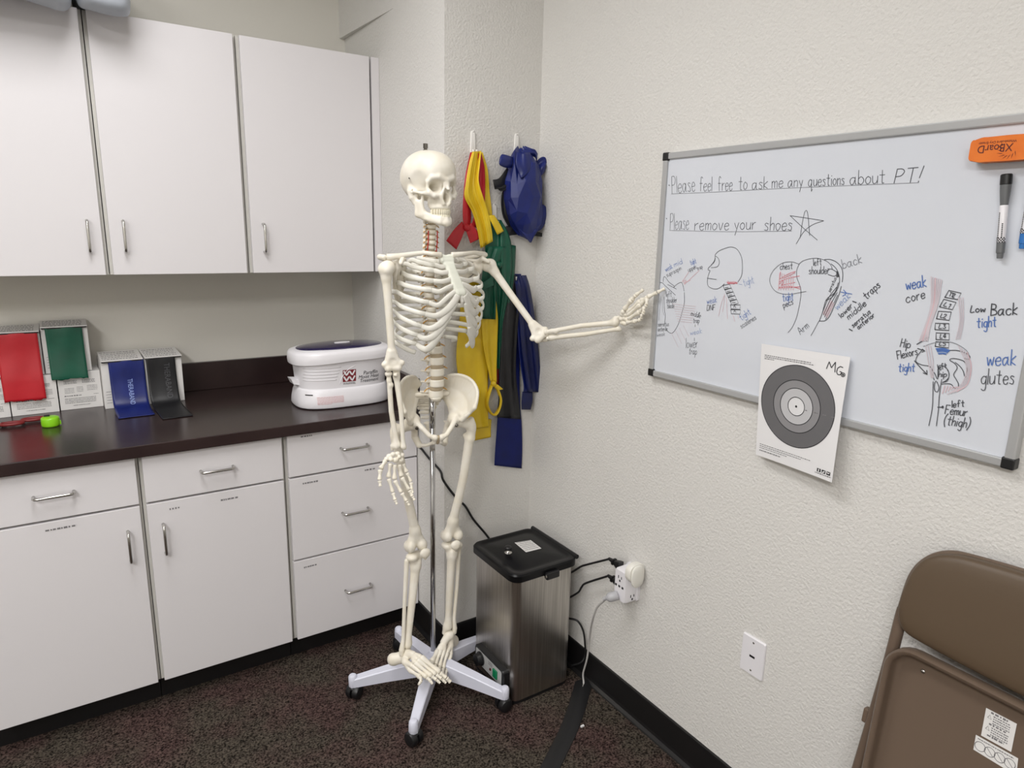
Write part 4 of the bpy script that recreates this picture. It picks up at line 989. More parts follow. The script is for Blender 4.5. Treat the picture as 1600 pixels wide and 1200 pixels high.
# ------------------------------------------------------------------ floor cord cover
M_rub = mat('black_rubber', (26, 26, 28), rough=0.5)
Lp = [(900, 1066), (893, 1088), (885, 1110), (876, 1132), (866, 1155), (848, 1190), (830, 1225), (810, 1262)]
Rp = [(924, 1068), (920, 1088), (915, 1110), (908, 1132), (898, 1155), (881, 1190), (865, 1225), (846, 1262)]
rings = []
for (a, c_) in zip(Lp, Rp):
    p, q = at(*a, 'Z', 0.0), at(*c_, 'Z', 0.0); u = unit(q-p); wv = 0.062; md = (p+q)/2
    rings.append([md+u*x*wv/2+V(0, 0, z) for x, z in ((-1, 0.0005), (-0.98, 0.003), (-0.5, 0.011), (-0.2, 0.0125), (0.2, 0.0125), (0.5, 0.011), (0.98, 0.003), (1, 0.0005))])
RG = [[np.array(v) for v in r] for r in zip(*[catmull(list(col), 4) for col in zip(*rings)])]
o = MB().loft(RG).build('cord_cover', M_rub, None, smooth=True, sharp=40); tag(o, 'black rubber cord cover curving over the carpet in front of the bin', 'cord cover')
pt = at(910, 1134, 'Z', 0.004); o = MB().box(tuple(pt-V(0.006, 0.003, 0.0035)), tuple(pt+V(0.006, 0.003, 0.001))).build('paper_scrap', M_paper); tag(o, 'tiny white scrap on the carpet beside the cord cover', 'scrap')

# ------------------------------------------------------------------ stainless heating bin
M_steel = mat('stainless_steel', (212, 208, 202), rough=0.34, metal=1.0, rgb2=(188, 184, 178), nscale=3.0, stretch=(60, 60, 1.2), aniso=0.6)
BX0, BX1, BY0, BY1 = 1.100, 1.345, 1.621, 1.885
bn = thing('heating_bin', 'square stainless steel heating tank with black lid in the corner', 'bin', ((BX0+BX1)/2, (BY0+BY1)/2, 0))
bc = ((BX0+BX1)/2, (BY0+BY1)/2); bw, bd = BX1-BX0, BY1-BY0
def brr(s_, z, r=0.03, g=0.0): return [V(bc[0]+x, bc[1]+y, z) for x, y in rrect(bw*s_+g, bd*s_+g, r, 7)]
MB().loft([brr(1, 0.014), brr(1, 0.456)]).build('body', M_steel, bn, smooth=True, sharp=60)
MB().loft([brr(0.985, 0.001), brr(0.985, 0.014)]).build('foot_rim', M_blackpl, bn)
M_lid = mat('black_lid', (14, 14, 16), rough=0.3, spec=0.25)
ZL = 0.456
lid = MB().loft([brr(1, ZL, 0.032, 0.012), brr(1, ZL+0.004, 0.036, 0.022), brr(1, ZL+0.024, 0.036, 0.022), brr(1, ZL+0.029, 0.034, 0.014), brr(1, ZL+0.0295, 0.030, -0.010), brr(1, ZL+0.0265, 0.028, -0.020), brr(1, ZL+0.0265, 0.026, -0.05), brr(1, ZL+0.029, 0.022, -0.075), brr(0.2, ZL+0.030, 0.004)]).build('lid', M_lid, bn, smooth=True, sharp=35)
kp = at(794, 862, 'Z', ZL+0.034)
MB().lathe((kp[0], kp[1], ZL+0.0295), (0, 0, 1), [(0.013, 0), (0.0135, 0.002), (0.011, 0.004), (0.007, 0.006), (0.006, 0.010)], 24).build('knob_base', M_chrome, lid, smooth=True, sharp=50)
MB().lathe((kp[0], kp[1], ZL+0.0395), (0, 0, 1), [(0.006, 0), (0.012, 0.004), (0.013, 0.010), (0.010, 0.014), (0.004, 0.0155)], 24).build('knob', M_blackpl, lid, smooth=True)
m_ = MB(); q = [at(*p, 'Z', ZL+0.0308) for p in ((804, 848), (829, 844), (846, 857), (822, 863))]
MB().prism(q, V(0, 0, 0.0005)).build('sticker', M_card, lid, label='small white sticker')
for k in range(6):
    a_, b_ = q[0]*(1-(k+.5)/6.5)+q[3]*((k+.5)/6.5), q[1]*(1-(k+.5)/6.5)+q[2]*((k+.5)/6.5)
    dash_text(m_, a_+(b_-a_)*0.08+V(0, 0, 0.0007), b_-a_, np.cross(V(0, 0, 1), b_-a_), np.linalg.norm(b_-a_)*0.84, 0.0028, k)
m_.build('sticker_print', M_grey_ink, lid)
MB().tube([V(BX1+0.008, BY0+0.0, ZL+0.028), V(BX1+0.008, BY1+0.002, ZL+0.028)], 0.008, 12).build('hinge', M_blackpl, bn, smooth=True, sharp=50)
lp = at(862, 893, 'Y', BY0-0.014)
MB().obox(V(lp[0], BY0-0.018, ZL+0.003), ((1, 0, 0), (0, 1, 0), (0, 0, 1)), (0.026, 0.008, 0.012)).build('latch', M_blackpl, bn, bevel=0.004)
MB().lathe(V(lp[0]-0.0255, BY0-0.018, ZL+0.003), (-1, 0, 0), [(0.006, 0), (0.006, 0.003), (0.003, 0.004)], 14).build('latch_pin', M_chrome, bn)
# control box on the lower left face
def cface(px, py, d): return at(px, py, 'X', BX0-d)
MBp = MB(); cb = [cface(743, 1008, 0.012), cface(785, 1048, 0.012), cface(783, 1075, 0.012), cface(742, 1030, 0.012)]
yA, yB_ = cface(742, 1018, 0.022)[1], cface(787, 1060, 0.022)[1]; zA, zB_ = 0.062, 0.128
pcx = thing  # (name kept short)
MBp.loft([[V(BX0+0.001-d, (yA+yB_)/2+y, (zA+zB_)/2+z) for y, z in rrect(abs(yA-yB_)*s_, (zB_-zA)*s_, 0.010)] for d, s_ in ((0, 1.0), (0.020, 1.0), (0.024, 0.96))])
cbx = MBp.build('control_box', M_blackpl, bn, smooth=True, sharp=40)
M_panel = mat('silver_panel', (176, 176, 176), rough=0.45)
yc_, zc_ = (yA+yB_)/2, (zA+zB_)/2; wv, hv = abs(yA-yB_)*0.88, (zB_-zA)*0.82; XP = BX0-0.0235
MB().prism([V(XP, yc_+y, zc_+z) for y, z in rrect(wv, hv, 0.006)], V(-0.0008, 0, 0)).build('faceplate', M_panel, cbx)
MB().lathe((XP-0.0008, yc_+wv*0.30, zc_), (-1, 0, 0), [(0.025, 0), (0.025, 0.004), (0.021, 0.006), (0.020, 0.020), (0.017, 0.022)], 28).build('dial', M_blackpl, cbx, smooth=True, sharp=40)
M_sw = mat('green_switch', (16, 120, 78), rough=0.25)
MB().box((XP-0.006, yc_-wv*0.36, zc_-hv*0.28), (XP-0.0008, yc_-wv*0.21, zc_+hv*0.28)).build('rocker_switch', M_sw, cbx, bevel=0.001, label='green rocker switch')
MB().lathe((XP-0.0008, yc_-wv*0.09, zc_-hv*0.06), (-1, 0, 0), [(0.005, 0), (0.005, 0.002), (0.003, 0.0035)], 16).build('indicator', mat('dark_red_lens', (70, 22, 18), rough=0.2), cbx)
m_ = MB()
for k in range(3): dash_text(m_, (XP-0.0012, yc_-wv*0.0, zc_+hv*(0.18+0.09*k)), (0, -1, 0), (0, 0, 1), wv*0.16, 0.0026, k+60)
m_.build('panel_print', M_grey_ink, cbx)

# ------------------------------------------------------------------ folded chair against the right wall
M_chair = mat('brown_enamel', (106, 90, 77), rough=0.42, spec=0.35); M_vinyl = mat('brown_vinyl', (90, 74, 57), rough=0.5, bump=0.12, bscale=240, bdist=0.0006)
ch_b, ch_t = V(1.235, 0, 0.0), V(1.355, 0, 0.99); chu = V(0, -1, 0); chv = unit(ch_t-ch_b); chn = np.cross(chv, chu); chn = chn if chn[0] < 0 else -chn
PC0 = V(1.338, 0, 0.86)
def chp_(u, v, d=0.0): return ch_o+chu*u+chv*v+chn*d
pl = at_plane(1396, 985, PC0, chn)     # lower left of the back pad
ch_o = V(0, pl[1], 0)+V(1, 0, 0)*(PC0[0]-(PC0[2])*chv[0]/chv[2]); 
CW = 0.455
def uv(px, py, d=0.0):
    p = at_plane(px, py, PC0+chn*d, chn)-ch_o; return p@chu, p@chv
vt = uv(1495, 861)[1]; vb = uv(1420, 988)[1]
fc = thing('folding_chair', 'brown metal folding chair leaning folded against the right wall', 'chair', chp_(CW/2, 0))
# U-shaped tube: legs and top
rt = 0.0115
us = [(0.0-0.030, 0.012), (-0.020, 0.30), (0.000, 0.68), (0.004, vb+0.02)]
arcL = [(0.006, vb+0.04), (0.012, vt-0.085), (0.030, vt-0.045), (0.062, vt-0.018), (0.11, vt-0.008), (CW/2, vt)]
left = us+arcL
full = left+[(CW-u, v) for u, v in reversed(left[:-1])]
MB().tube(catmull([chp_(u, v, -0.010) for u, v in full], 5), rt, 12).build('tube_frame', M_chair, fc, smooth=True)
# back pad: curved front, rounded top corners
def pad_outline(s_=0.0):
    o = []
    w_ = CW-0.012; x0 = 0.006
    top = [(x0+0.0, vb+0.055), (x0+0.003, vb+0.09), (x0+0.014, vt-0.055), (x0+0.035, vt-0.024), (x0+0.07, vt-0.006), (x0+0.12, vt+0.002), (x0+w_/2, vt+0.010)]
    tp = catmull([V(u, v, 0) for u, v in top], 5); tp = [(p[0], p[1]) for p in tp]
    tp = tp+[(2*x0+w_-u, v) for u, v in reversed(tp[:-1])]
    hb = [(0.0, 0.055), (0.003, 0.034), (0.010, 0.016), (0.024, 0.004), (0.048, -0.001), (0.10, -0.0055), (0.16, -0.009)]
    bt = [V(x0+w_-u, vb+v, 0) for u, v in hb]+[V(x0+w_/2, vb-0.0105, 0)]+[V(x0+u, vb+v, 0) for u, v in reversed(hb[1:])]
    bt = catmull(bt, 3)
    o = tp+[(p[0], p[1]) for p in bt[1:]]
    o = o if abs(o[-1][0]-o[0][0])+abs(o[-1][1]-o[0][1]) > 1e-4 else o[:-1]
    cx, cy = x0+w_/2, (vt+vb)/2
    return [(cx+(u-cx)*(1-2*s_/w_), cy+(v-cy)*(1-2*s_/(vt-vb+0.02))) for u, v in o]
rings = []
for s_, d in ((0.004, -0.012), (0.0, -0.006), (0.0, 0.008), (0.002, 0.0135), (0.006, 0.0175), (0.014, 0.0205), (0.030, 0.0225), (0.055, 0.0235), (0.080, 0.0238)):
    rings.append([chp_(u, v, d-0.010*math.cos((u-CW/2)/CW*PI)+0.010) for u, v in pad_outline(s_)])
MB().loft(rings).build('backrest', M_vinyl, fc, smooth=True, sharp=60)
# seat pan folded up, underside showing: a shallow tray with rolled rim
sL, sT = uv(1384, 1035, 0.02)[0], uv(1425, 1012, 0.02)[1]
def seat_outline(g=0.0, n=7):
    w_ = CW-2*sL; h_ = 0.40; r = 0.055
    return [(CW/2+x*(1+(-0.02 if y < 0 else 0)), sT-h_/2+y) for x, y in rrect(w_-2*g, h_-2*g, max(r-g, 0.012), n)]
rings = [[chp_(u, v, d) for u, v in seat_outline(g)] for g, d in ((0.018, -0.004), (0.006, 0.000), (0.0, 0.010), (0.0, 0.030), (0.004, 0.035), (0.011, 0.033), (0.013, 0.026), (0.013, 0.010), (0.016, 0.005), (0.024, 0.0035))]
MB().loft(rings).build('seat', M_chair, fc, smooth=True, sharp=60)
rv = uv(1442, 1049, 0.004)
MB().lathe(chp_(rv[0], rv[1], 0.0034), chn, [(0.0045, 0), (0.004, 0.0015), (0.002, 0.0024)], 14).build('rivet', M_chrome, fc, smooth=True)
st = thing
def sticker(pxs, m_name, seed, circles=False):
    P = [at_plane(*p, chp_(0, 0, 0.0042), chn) for p in pxs]
    s_ = MB().prism(P, chn*0.0004).build('warning_sticker', M_card, fc, label=m_name)
    mm = MB(); e1 = P[1]-P[0]; e2 = P[3]-P[0]
    if circles:
        for k in range(4):
            c_ = P[0]+e1*(0.14+0.235*k)+e2*0.58; rad = np.linalg.norm(e2)*0.29
            ring = [c_+rad*(math.cos(a)*unit(e1)+math.sin(a)*unit(e2-e1*((e2@e1)/(e1@e1))))+chn*0.0006 for a in np.linspace(0, 2*PI, 25)]
            mm.tube(ring, 0.0006, 4, cap=False)
            if k: mm.tube([ring[3], ring[15]], 0.0006, 4)
        dash_text(mm, P[0]+e1*0.06+e2*0.18+chn*0.0006, e1, -e2, np.linalg.norm(e1)*0.85, 0.002, seed)
    else:
        for k in range(11):
            dash_text(mm, P[0]+e1*(0.28 if k % 5 else 0.18)+e2*(0.10+0.08*k)+chn*0.0006, e1, -e2, np.linalg.norm(e1)*(0.55), 0.0022 if k % 5 else 0.0036, seed+k)
        for yk in (0.28, 0.68): mm.tube([P[0]+e1*0.1+e2*yk+chn*0.0006, P[0]+e1*0.22+e2*(yk+0.02)+chn*0.0006, P[0]+e1*0.16+e2*(yk-0.12)+chn*0.0006, P[0]+e1*0.1+e2*yk+chn*0.0006], 0.0005, 4)
    mm.build('sticker_print', M_grey_ink, s_)
sticker([(1541, 1106), (1589, 1131), (1580, 1175), (1533, 1149)], 'white warning sticker', 5)
sticker([(1525, 1148), (1591, 1185), (1588, 1212), (1521, 1171)], 'white pictogram sticker strip', 8, True)
hp = uv(1352, 1118, -0.01)
MB().obox(chp_(hp[0], hp[1], -0.016), (chu, chv, chn), (0.006, 0.016, 0.008)).build('hinge_bracket', M_chair, fc, bevel=0.003)

# ------------------------------------------------------------------ hooks and exercise bands on the corner wall
M_hook = mat('hook_plastic', (238, 236, 232), rough=0.35)
hooks = [((739, 204), (739, 240), 'white adhesive wall hook holding the yellow and red bands'), ((808, 209), (806, 242), 'white adhesive wall hook holding the blue band bundle'), ((772, 318), (773, 350), 'white adhesive wall hook above the green band'), ((800, 402), (801, 436), 'white adhesive wall hook above the navy bands')]
HK = []
for (a, c_, lab) in hooks:
    p, q = at(*a, 'Y', YB-0.004), at(*c_, 'Y', YB-0.004)
    t = thing('wall_hook', lab, 'hook', (q[0], YB, q[2]), 'white wall hooks'); HK.append(q)
    H = p[2]-q[2]; xc_ = (p[0]+q[0])/2; zc_ = (p[2]+q[2])/2
    MB().loft([[V(xc_+x*s_*(0.72+0.28*(0.5-z/H)), YB-0.0005-d, zc_+z*s_) for x, z in rrect(0.019, H, 0.006)] for d, s_ in ((0, 1), (0.004, 1), (0.006, 0.9))]).build('back_plate', M_hook, t, smooth=True, sharp=35)
    MB().tube(catmull([V(xc_, YB-0.005, q[2]+0.012), V(xc_, YB-0.012, q[2]-0.004), V(xc_, YB-0.024, q[2]-0.006), V(xc_, YB-0.030, q[2]+0.010)], 5), 0.0035, 8).build('prong', M_hook, t, smooth=True)
    MB().lathe((xc_, YB-0.0055, p[2]-0.003), (0, -1, 0), [(0.0022, 0), (0.0022, 0.003), (0.001, 0.004)], 10).build('nail', M_grey_ink if False else M_chrome, t)
def cloth(name, rows, m, label=None, parent=None, folds=2.0, amp=0.006, nx=22, phase=0.0, sub=5, thick=0.0014, cat='exercise band', group='latex exercise bands on the wall hooks'):
    """hanging band: rows of (left px, left py, right px, right py, distance from the wall)"""
    R_ = catmull([V(a, b_, c_, d, e_) for a, b_, c_, d, e_ in rows], sub); vs = []
    cloth.n = getattr(cloth, 'n', 0)+1; fr = random.Random(cloth.n*17)
    ph = [fr.uniform(0, 6.28) for _ in range(4)]; fq = [folds*fr.uniform(0.5, 0.75), folds*fr.uniform(1.0, 1.3), folds*fr.uniform(1.7, 2.2)]; sw = [fr.uniform(-3, 3) for _ in range(3)]
    for i, q in enumerate(R_):
        s_ = i/(len(R_)-1)
        for k in range(nx+1):
            f = k/nx; px, py = q[0]+(q[2]-q[0])*f, q[1]+(q[3]-q[1])*f
            dd = q[4]+amp*(0.62*math.sin(fq[0]*2*PI*f+ph[0]+sw[0]*s_)+0.34*math.sin(fq[1]*2*PI*f+ph[1]+sw[1]*s_)+0.16*math.sin(fq[2]*2*PI*f+ph[2]+sw[2]*s_))+amp*0.35*math.sin(4.5*s_+3*f+ph[3])
            vs.append(at(px, py, 'Y', YB-max(dd, 0.003)))
    n1 = nx+1
    o = link(name, vs, [(i*n1+k, i*n1+k+1, (i+1)*n1+k+1, (i+1)*n1+k) for i in range(len(R_)-1) for k in range(nx)], m, parent, smooth=True)
    so = o.modifiers.new('solid', 'SOLIDIFY'); so.thickness = thick; so.offset = 0
    if parent is None: tag(o, label, cat, group)
    elif label: o['label'] = label
    return o
def band_thing(label, px, py, d=0.03): return thing('exercise_band', label, 'exercise band', at(px, py, 'Y', YB-d), 'latex exercise bands on the wall hooks')
# lower ones first (closest to the wall)
t = band_thing('long yellow exercise band hanging lowest behind the rib cage', 735, 560)
cloth('band_strip', [(722, 440, 762, 440, 0.012), (718, 500, 764, 500, 0.016), (713, 560, 763, 560, 0.018), (720, 610, 762, 615, 0.016), (728, 650, 763, 655, 0.014), (733, 672, 764, 667, 0.012)], M_yellow, None, t, 1.5, 0.006)
cloth('band_tail', [(733, 655, 768, 655, 0.008), (736, 672, 767, 668, 0.007), (739, 689, 767, 683, 0.006)], M_yellow, None, t, 0.7, 0.002)
t = band_thing('yellow exercise band with a knotted loop, beside the long yellow one', 770, 560)
cloth('band_strip', [(751, 470, 775, 470, 0.034), (752, 500, 778, 500, 0.036), (755, 540, 777, 540, 0.036), (762, 575, 776, 575, 0.034), (766, 596, 776, 597, 0.032)], M_yellow, None, t, 1.5, 0.006)
kc = at(771, 600, 'Y', YB-0.034)
MB().lathe(kc+V(-0.010, 0, 0), (1, 0, 0.1), [(0.004, 0), (0.010, 0.004), (0.012, 0.010), (0.010, 0.016), (0.004, 0.020)], 14).build('knot', M_yellow, t, smooth=True)
cloth('band_tail', [(771, 598, 773, 606, 0.036), (779, 602, 779, 609, 0.038), (786, 608, 783, 609, 0.04)], M_yellow, None, t, 0.5, 0.001, 6)
lp_ = [(768, 602), (763, 618), (761, 632), (766, 644), (773, 648), (779, 640), (782, 625), (778, 610), (773, 602)]
MB().tube(catmull([at(x, y, 'Y', YB-0.030) for x, y in lp_], 5), 0.0095, 8, flat=0.45, up=(0, 1, 0)).build('loop', M_yellow, t, smooth=True)
o = cloth('exercise_band', [(771, 560, 777, 560, 0.02), (773, 580, 779, 580, 0.022), (771, 605, 779, 603, 0.022)], mat('dark_red_latex', (120, 18, 30), rough=0.45), 'short dark red band end peeking out beside the yellow knot', None, 0.5, 0.001, 6)
t = band_thing('bright blue exercise band with its free end hanging lowest of all', 795, 690)
cloth('band_strip', [(800, 428, 814, 428, 0.018), (792, 470, 814, 470, 0.02), (783, 540, 812, 540, 0.02), (779, 620, 812, 620, 0.02), (777, 660, 815, 660, 0.018), (774, 700, 816, 700, 0.014), (772.5, 727, 815, 732, 0.012)], M_deep, None, t, 0.8, 0.003)
t = band_thing('black exercise band hanging over the bright blue one', 792, 560)
cloth('band_strip', [(797, 430, 812, 430, 0.034), (786, 470, 812, 470, 0.036), (782, 520, 808, 520, 0.036), (781, 580, 806, 580, 0.034), (779, 620, 810, 620, 0.03), (777, 652, 814, 655, 0.026)], M_black, None, t, 1.6, 0.007)
t = band_thing('navy exercise band on the lowest hook, nearest the right wall', 828, 540)
cloth('band_strip', [(803, 431, 822, 430, 0.036), (806, 450, 828, 450, 0.042), (811, 490, 835, 492, 0.044), (815, 540, 841, 545, 0.046), (820, 580, 845, 585, 0.044), (824, 612, 848, 613, 0.04)], M_navy, None, t, 1.8, 0.009)
cloth('band_strip', [(806, 440, 818, 440, 0.03), (808, 500, 824, 500, 0.03), (812, 560, 828, 560, 0.032), (818, 600, 831, 600, 0.034), (818, 612, 832, 612, 0.034)], M_blue, None, t, 1.0, 0.004, 10)
cloth('band_tail', [(816, 612, 832, 612, 0.03), (815, 628, 832, 627, 0.03), (815, 640, 829, 640, 0.026)], M_navy, None, t, 0.8, 0.003, 10)
# green
t = band_thing('green exercise band on the middle hook behind the shoulder', 780, 400)
cloth('band_strip', [(768, 342, 783, 344, 0.024), (763, 360, 793, 362, 0.034), (758, 385, 799, 385, 0.042), (762, 420, 799, 425, 0.044), (772, 450, 796, 455, 0.042), (776, 500, 786, 505, 0.036), (776, 545, 784, 547, 0.032), (777, 576, 782, 577, 0.03)], M_green, None, t, 2.2, 0.009)
cloth('band_strip', [(764, 385, 790, 385, 0.05), (756, 415, 778, 418, 0.054), (752, 445, 775, 450, 0.054), (752, 470, 775, 472, 0.05), (751, 498, 774, 499, 0.046)], M_green, None, t, 1.6, 0.007)
cloth('band_tail', [(770, 430, 772, 446, 0.062), (757, 440, 757, 452, 0.068), (744, 446, 745, 456, 0.07)], M_green, None, t, 0.6, 0.002, 8)
MB().lathe(at(776, 413, 'Y', YB-0.058), (1, 0, -0.3), [(0.005, 0), (0.011, 0.004), (0.012, 0.010), (0.010, 0.016), (0.005, 0.020)], 14).build('knot', M_green, t, smooth=True)
cloth('band_strip', [(785, 380, 806, 384, 0.03), (790, 420, 804, 430, 0.034), (785, 470, 800, 474, 0.034), (783, 492, 798, 500, 0.03)], M_green, None, t, 1.2, 0.005, 10)
# red and yellow on the first hook
t = band_thing('red exercise band tied in a knot on the first hook', 735, 300)
cloth('band_strip', [(744, 240, 752, 240, 0.026), (747, 262, 757, 262, 0.028), (747, 290, 758, 292, 0.03), (745, 315, 757, 322, 0.03), (740, 340, 755, 345, 0.028), (736, 352, 748, 358, 0.03)], M_red, None, t, 1.0, 0.004, 10)
cloth('band_strip', [(735, 238, 741, 238, 0.022), (727, 275, 734, 275, 0.026), (724, 305, 735, 308, 0.03), (723, 335, 736, 338, 0.032), (724, 354, 734, 356, 0.032)], M_red, None, t, 1.0, 0.004, 10)
MB().lathe(at(724, 355, 'Y', YB-0.036), (1, 0, -0.1), [(0.004, 0), (0.011, 0.004), (0.013, 0.012), (0.011, 0.019), (0.004, 0.023)], 14).build('knot', M_red, t, smooth=True)
cloth('band_tail', [(722, 346, 727, 358, 0.036), (710, 358, 721, 373, 0.040), (697, 376, 713, 390, 0.042)], M_red, None, t, 0.7, 0.004, 10)
cloth('band_tail', [(736, 348, 728, 360, 0.038), (745, 360, 732, 372, 0.042), (752, 372, 735, 380, 0.044)], M_red, None, t, 0.7, 0.004, 10)
t = band_thing('yellow exercise band draped over the first hook across the red one', 745, 300)
cloth('band_strip', [(738, 237, 752, 236, 0.034), (733, 255, 750, 255, 0.042), (728, 285, 748, 282, 0.046), (726, 308, 754, 305, 0.048), (738, 332, 762, 330, 0.046), (746, 360, 768, 358, 0.044), (751, 388, 770, 377, 0.042)], M_yellow, None, t, 2.2, 0.009)
cloth('band_strip', [(750, 238, 754, 238, 0.02), (755, 265, 762, 265, 0.02), (757, 300, 765, 300, 0.02), (758, 325, 768, 325, 0.02), (758, 345, 769, 345, 0.018), (757, 388, 768, 388, 0.014)], M_yellow, None, t, 0.8, 0.003, 8)
cloth('band_tail', [(762, 337, 772, 336, 0.05), (769, 350, 780, 348, 0.052), (777, 367, 787, 361, 0.05)], M_yellow, None, t, 0.6, 0.003, 8)
# blue bundle with black one behind
t = band_thing('black exercise band crumpled behind the blue bundle', 785, 300)
cloth('band_tail', [(792, 262, 800, 272, 0.034), (780, 278, 792, 292, 0.04), (770, 281, 773, 296, 0.042)], M_black, None, t, 1.0, 0.006, 8)
cloth('band_tail', [(796, 262, 804, 290, 0.03), (784, 282, 792, 296, 0.036), (772, 290, 782, 299, 0.034)], M_black, None, t, 1.4, 0.006, 8)
cloth('band_strip', [(788, 290, 802, 290, 0.024), (783, 310, 800, 310, 0.026), (785, 335, 802, 335, 0.026), (795, 356, 812, 350, 0.024)], M_black, None, t, 1.4, 0.006, 8)
cloth('band_tail', [(812, 356, 812, 366, 0.024), (800, 354, 798, 368, 0.03), (790, 353, 792, 370, 0.034)], M_black, None, t, 1.0, 0.004, 8)
cloth('band_tail', [(820, 358, 820, 366, 0.024), (838, 362, 838, 369, 0.03), (851, 365, 850, 370, 0.032)], M_black, None, t, 1.0, 0.004, 8)
t = band_thing('blue exercise band gathered in a bundle on the second hook', 820, 310)
rings = []
prof = [(813, 231, 3, .022, .008), (817, 240, 16, .034, .016), (819, 258, 22, .042, .024), (818, 285, 27, .046, .030), (819, 310, 28, .048, .032), (820, 335, 26, .047, .030), (821, 352, 22, .044, .024), (823, 366, 12, .040, .014), (825, 372, 2, .036, .004)]
PR = [V(*q) for q in prof]; NB = 12
CG = np.random.default_rng(29).uniform(-1, 1, (len(PR), NB, 3))
for i, q in enumerate(PR):
    c0 = at(q[0], q[1], 'Y', YB-q[3]); hw = np.linalg.norm(at(q[0]+q[2], q[1], 'Y', YB-q[3])-c0); ring = []
    for k in range(NB):
        a = 2*PI*(k+0.35*CG[i, k, 0]+0.5*(i % 2))/NB; fold = 1+0.13*CG[i, k, 1]+0.06*math.sin(5*a+0.4*i)
        ring.append(c0+V(hw*math.cos(a)*fold, min(q[4]*1.25*math.sin(a)*(1+0.25*CG[i, k, 2]), q[3]-0.004), 0.008*CG[i, k, 2]))
    rings.append(ring)
bo_ = MB().loft(rings).build('bundle', M_blue, t, smooth=True, sharp=12, bevel=0.0)
bm_ = bmesh.new(); bm_.from_mesh(bo_.data); bmesh.ops.triangulate(bm_, faces=bm_.faces[:], quad_method='SHORT_EDGE'); bm_.to_mesh(bo_.data); bm_.free()
bv_ = bo_.modifiers.new('bevel', 'BEVEL'); bv_.width = 0.0045; bv_.segments = 3; bv_.limit_method = 'ANGLE'; bv_.angle_limit = math.radians(8)
for p_ in bo_.data.polygons: p_.use_smooth = False
cloth('loop', [(800, 262, 803, 246, 0.05), (790, 262, 797, 244, 0.060), (781, 258, 785, 241, 0.060), (780, 252, 781, 246, 0.054)], M_blue, None, t, 1.0, 0.008, 10)
cloth('loop', [(836, 255, 838, 280, 0.036), (845, 246, 846, 274, 0.044), (852, 246, 851, 268, 0.046), (854, 254, 853, 260, 0.044)], M_blue, None, t, 1.0, 0.008, 10)
cloth('loop', [(812, 246, 820, 228, 0.036), (824, 244, 830, 232, 0.044), (836, 246, 836, 234, 0.044), (838, 258, 840, 240, 0.040)], M_blue, None, t, 1.2, 0.007, 10)
cloth('flap', [(808, 238, 828, 238, 0.07), (806, 256, 834, 254, 0.076), (811, 272, 836, 262, 0.078), (813, 278, 822, 276, 0.078)], M_blue, None, t, 1.2, 0.006, 12)
cloth('flap', [(842, 318, 838, 362, 0.046), (852, 322, 846, 358, 0.05), (860, 336, 852, 348, 0.046)], M_blue, None, t, 0.8, 0.006, 10)
cloth('tail', [(812, 358, 840, 358, 0.058), (818, 366, 836, 366, 0.058), (828, 379, 830, 379, 0.052)], M_blue, None, t, 0.8, 0.004, 10)

# ------------------------------------------------------------------ anatomical skeleton on its rolling stand
M_bone = mat('ivory_bone', (243, 238, 226), rough=0.42, rgb2=(237, 230, 213), nscale=22, detail=2)
M_bone2 = mat('ivory_bone_pale', (244, 242, 232), rough=0.45)
M_cart = mat('cartilage', (232, 230, 221), rough=0.5, rgb2=(224, 221, 211), nscale=30)
M_stern = mat('sternum_bone', (242, 244, 230), rough=0.45)
M_disc = mat('spinal_disc', (176, 160, 134), rough=0.6)
M_nerve = mat('nerve_root', (208, 160, 84), rough=0.5)
M_artery = mat('red_artery', (190, 24, 26), rough=0.4)
M_tooth = mat('tooth', (240, 234, 212), rough=0.3)
M_pole = mat('chrome_pole', (190, 190, 192), rough=0.12, metal=1.0)
M_stand = mat('pale_painted_metal', (222, 224, 238), rough=0.35)
M_caster = mat('black_caster', (22, 22, 24), rough=0.4)
M_screw = mat('steel_screw', (120, 116, 110), rough=0.3, metal=1.0)
HX, HY = 0.922, 1.85
sk = thing('anatomical_skeleton', 'life size anatomical skeleton on a white rolling stand, left hand pointing at the whiteboard', 'skeleton', (HX, HY, 0))
UP = V(0, 0, 1)
def frame(yaw, o):
    c, s_ = math.cos(math.radians(yaw)), math.sin(math.radians(yaw)); o = V(*o)
    S_ = V(c, s_, 0); F_ = V(s_, -c, 0)
    return lambda s, f, z: o+S_*s+F_*f+V(0, 0, z), S_, F_
def ptY(x, y, Y): return at(x, y, 'Y', Y)

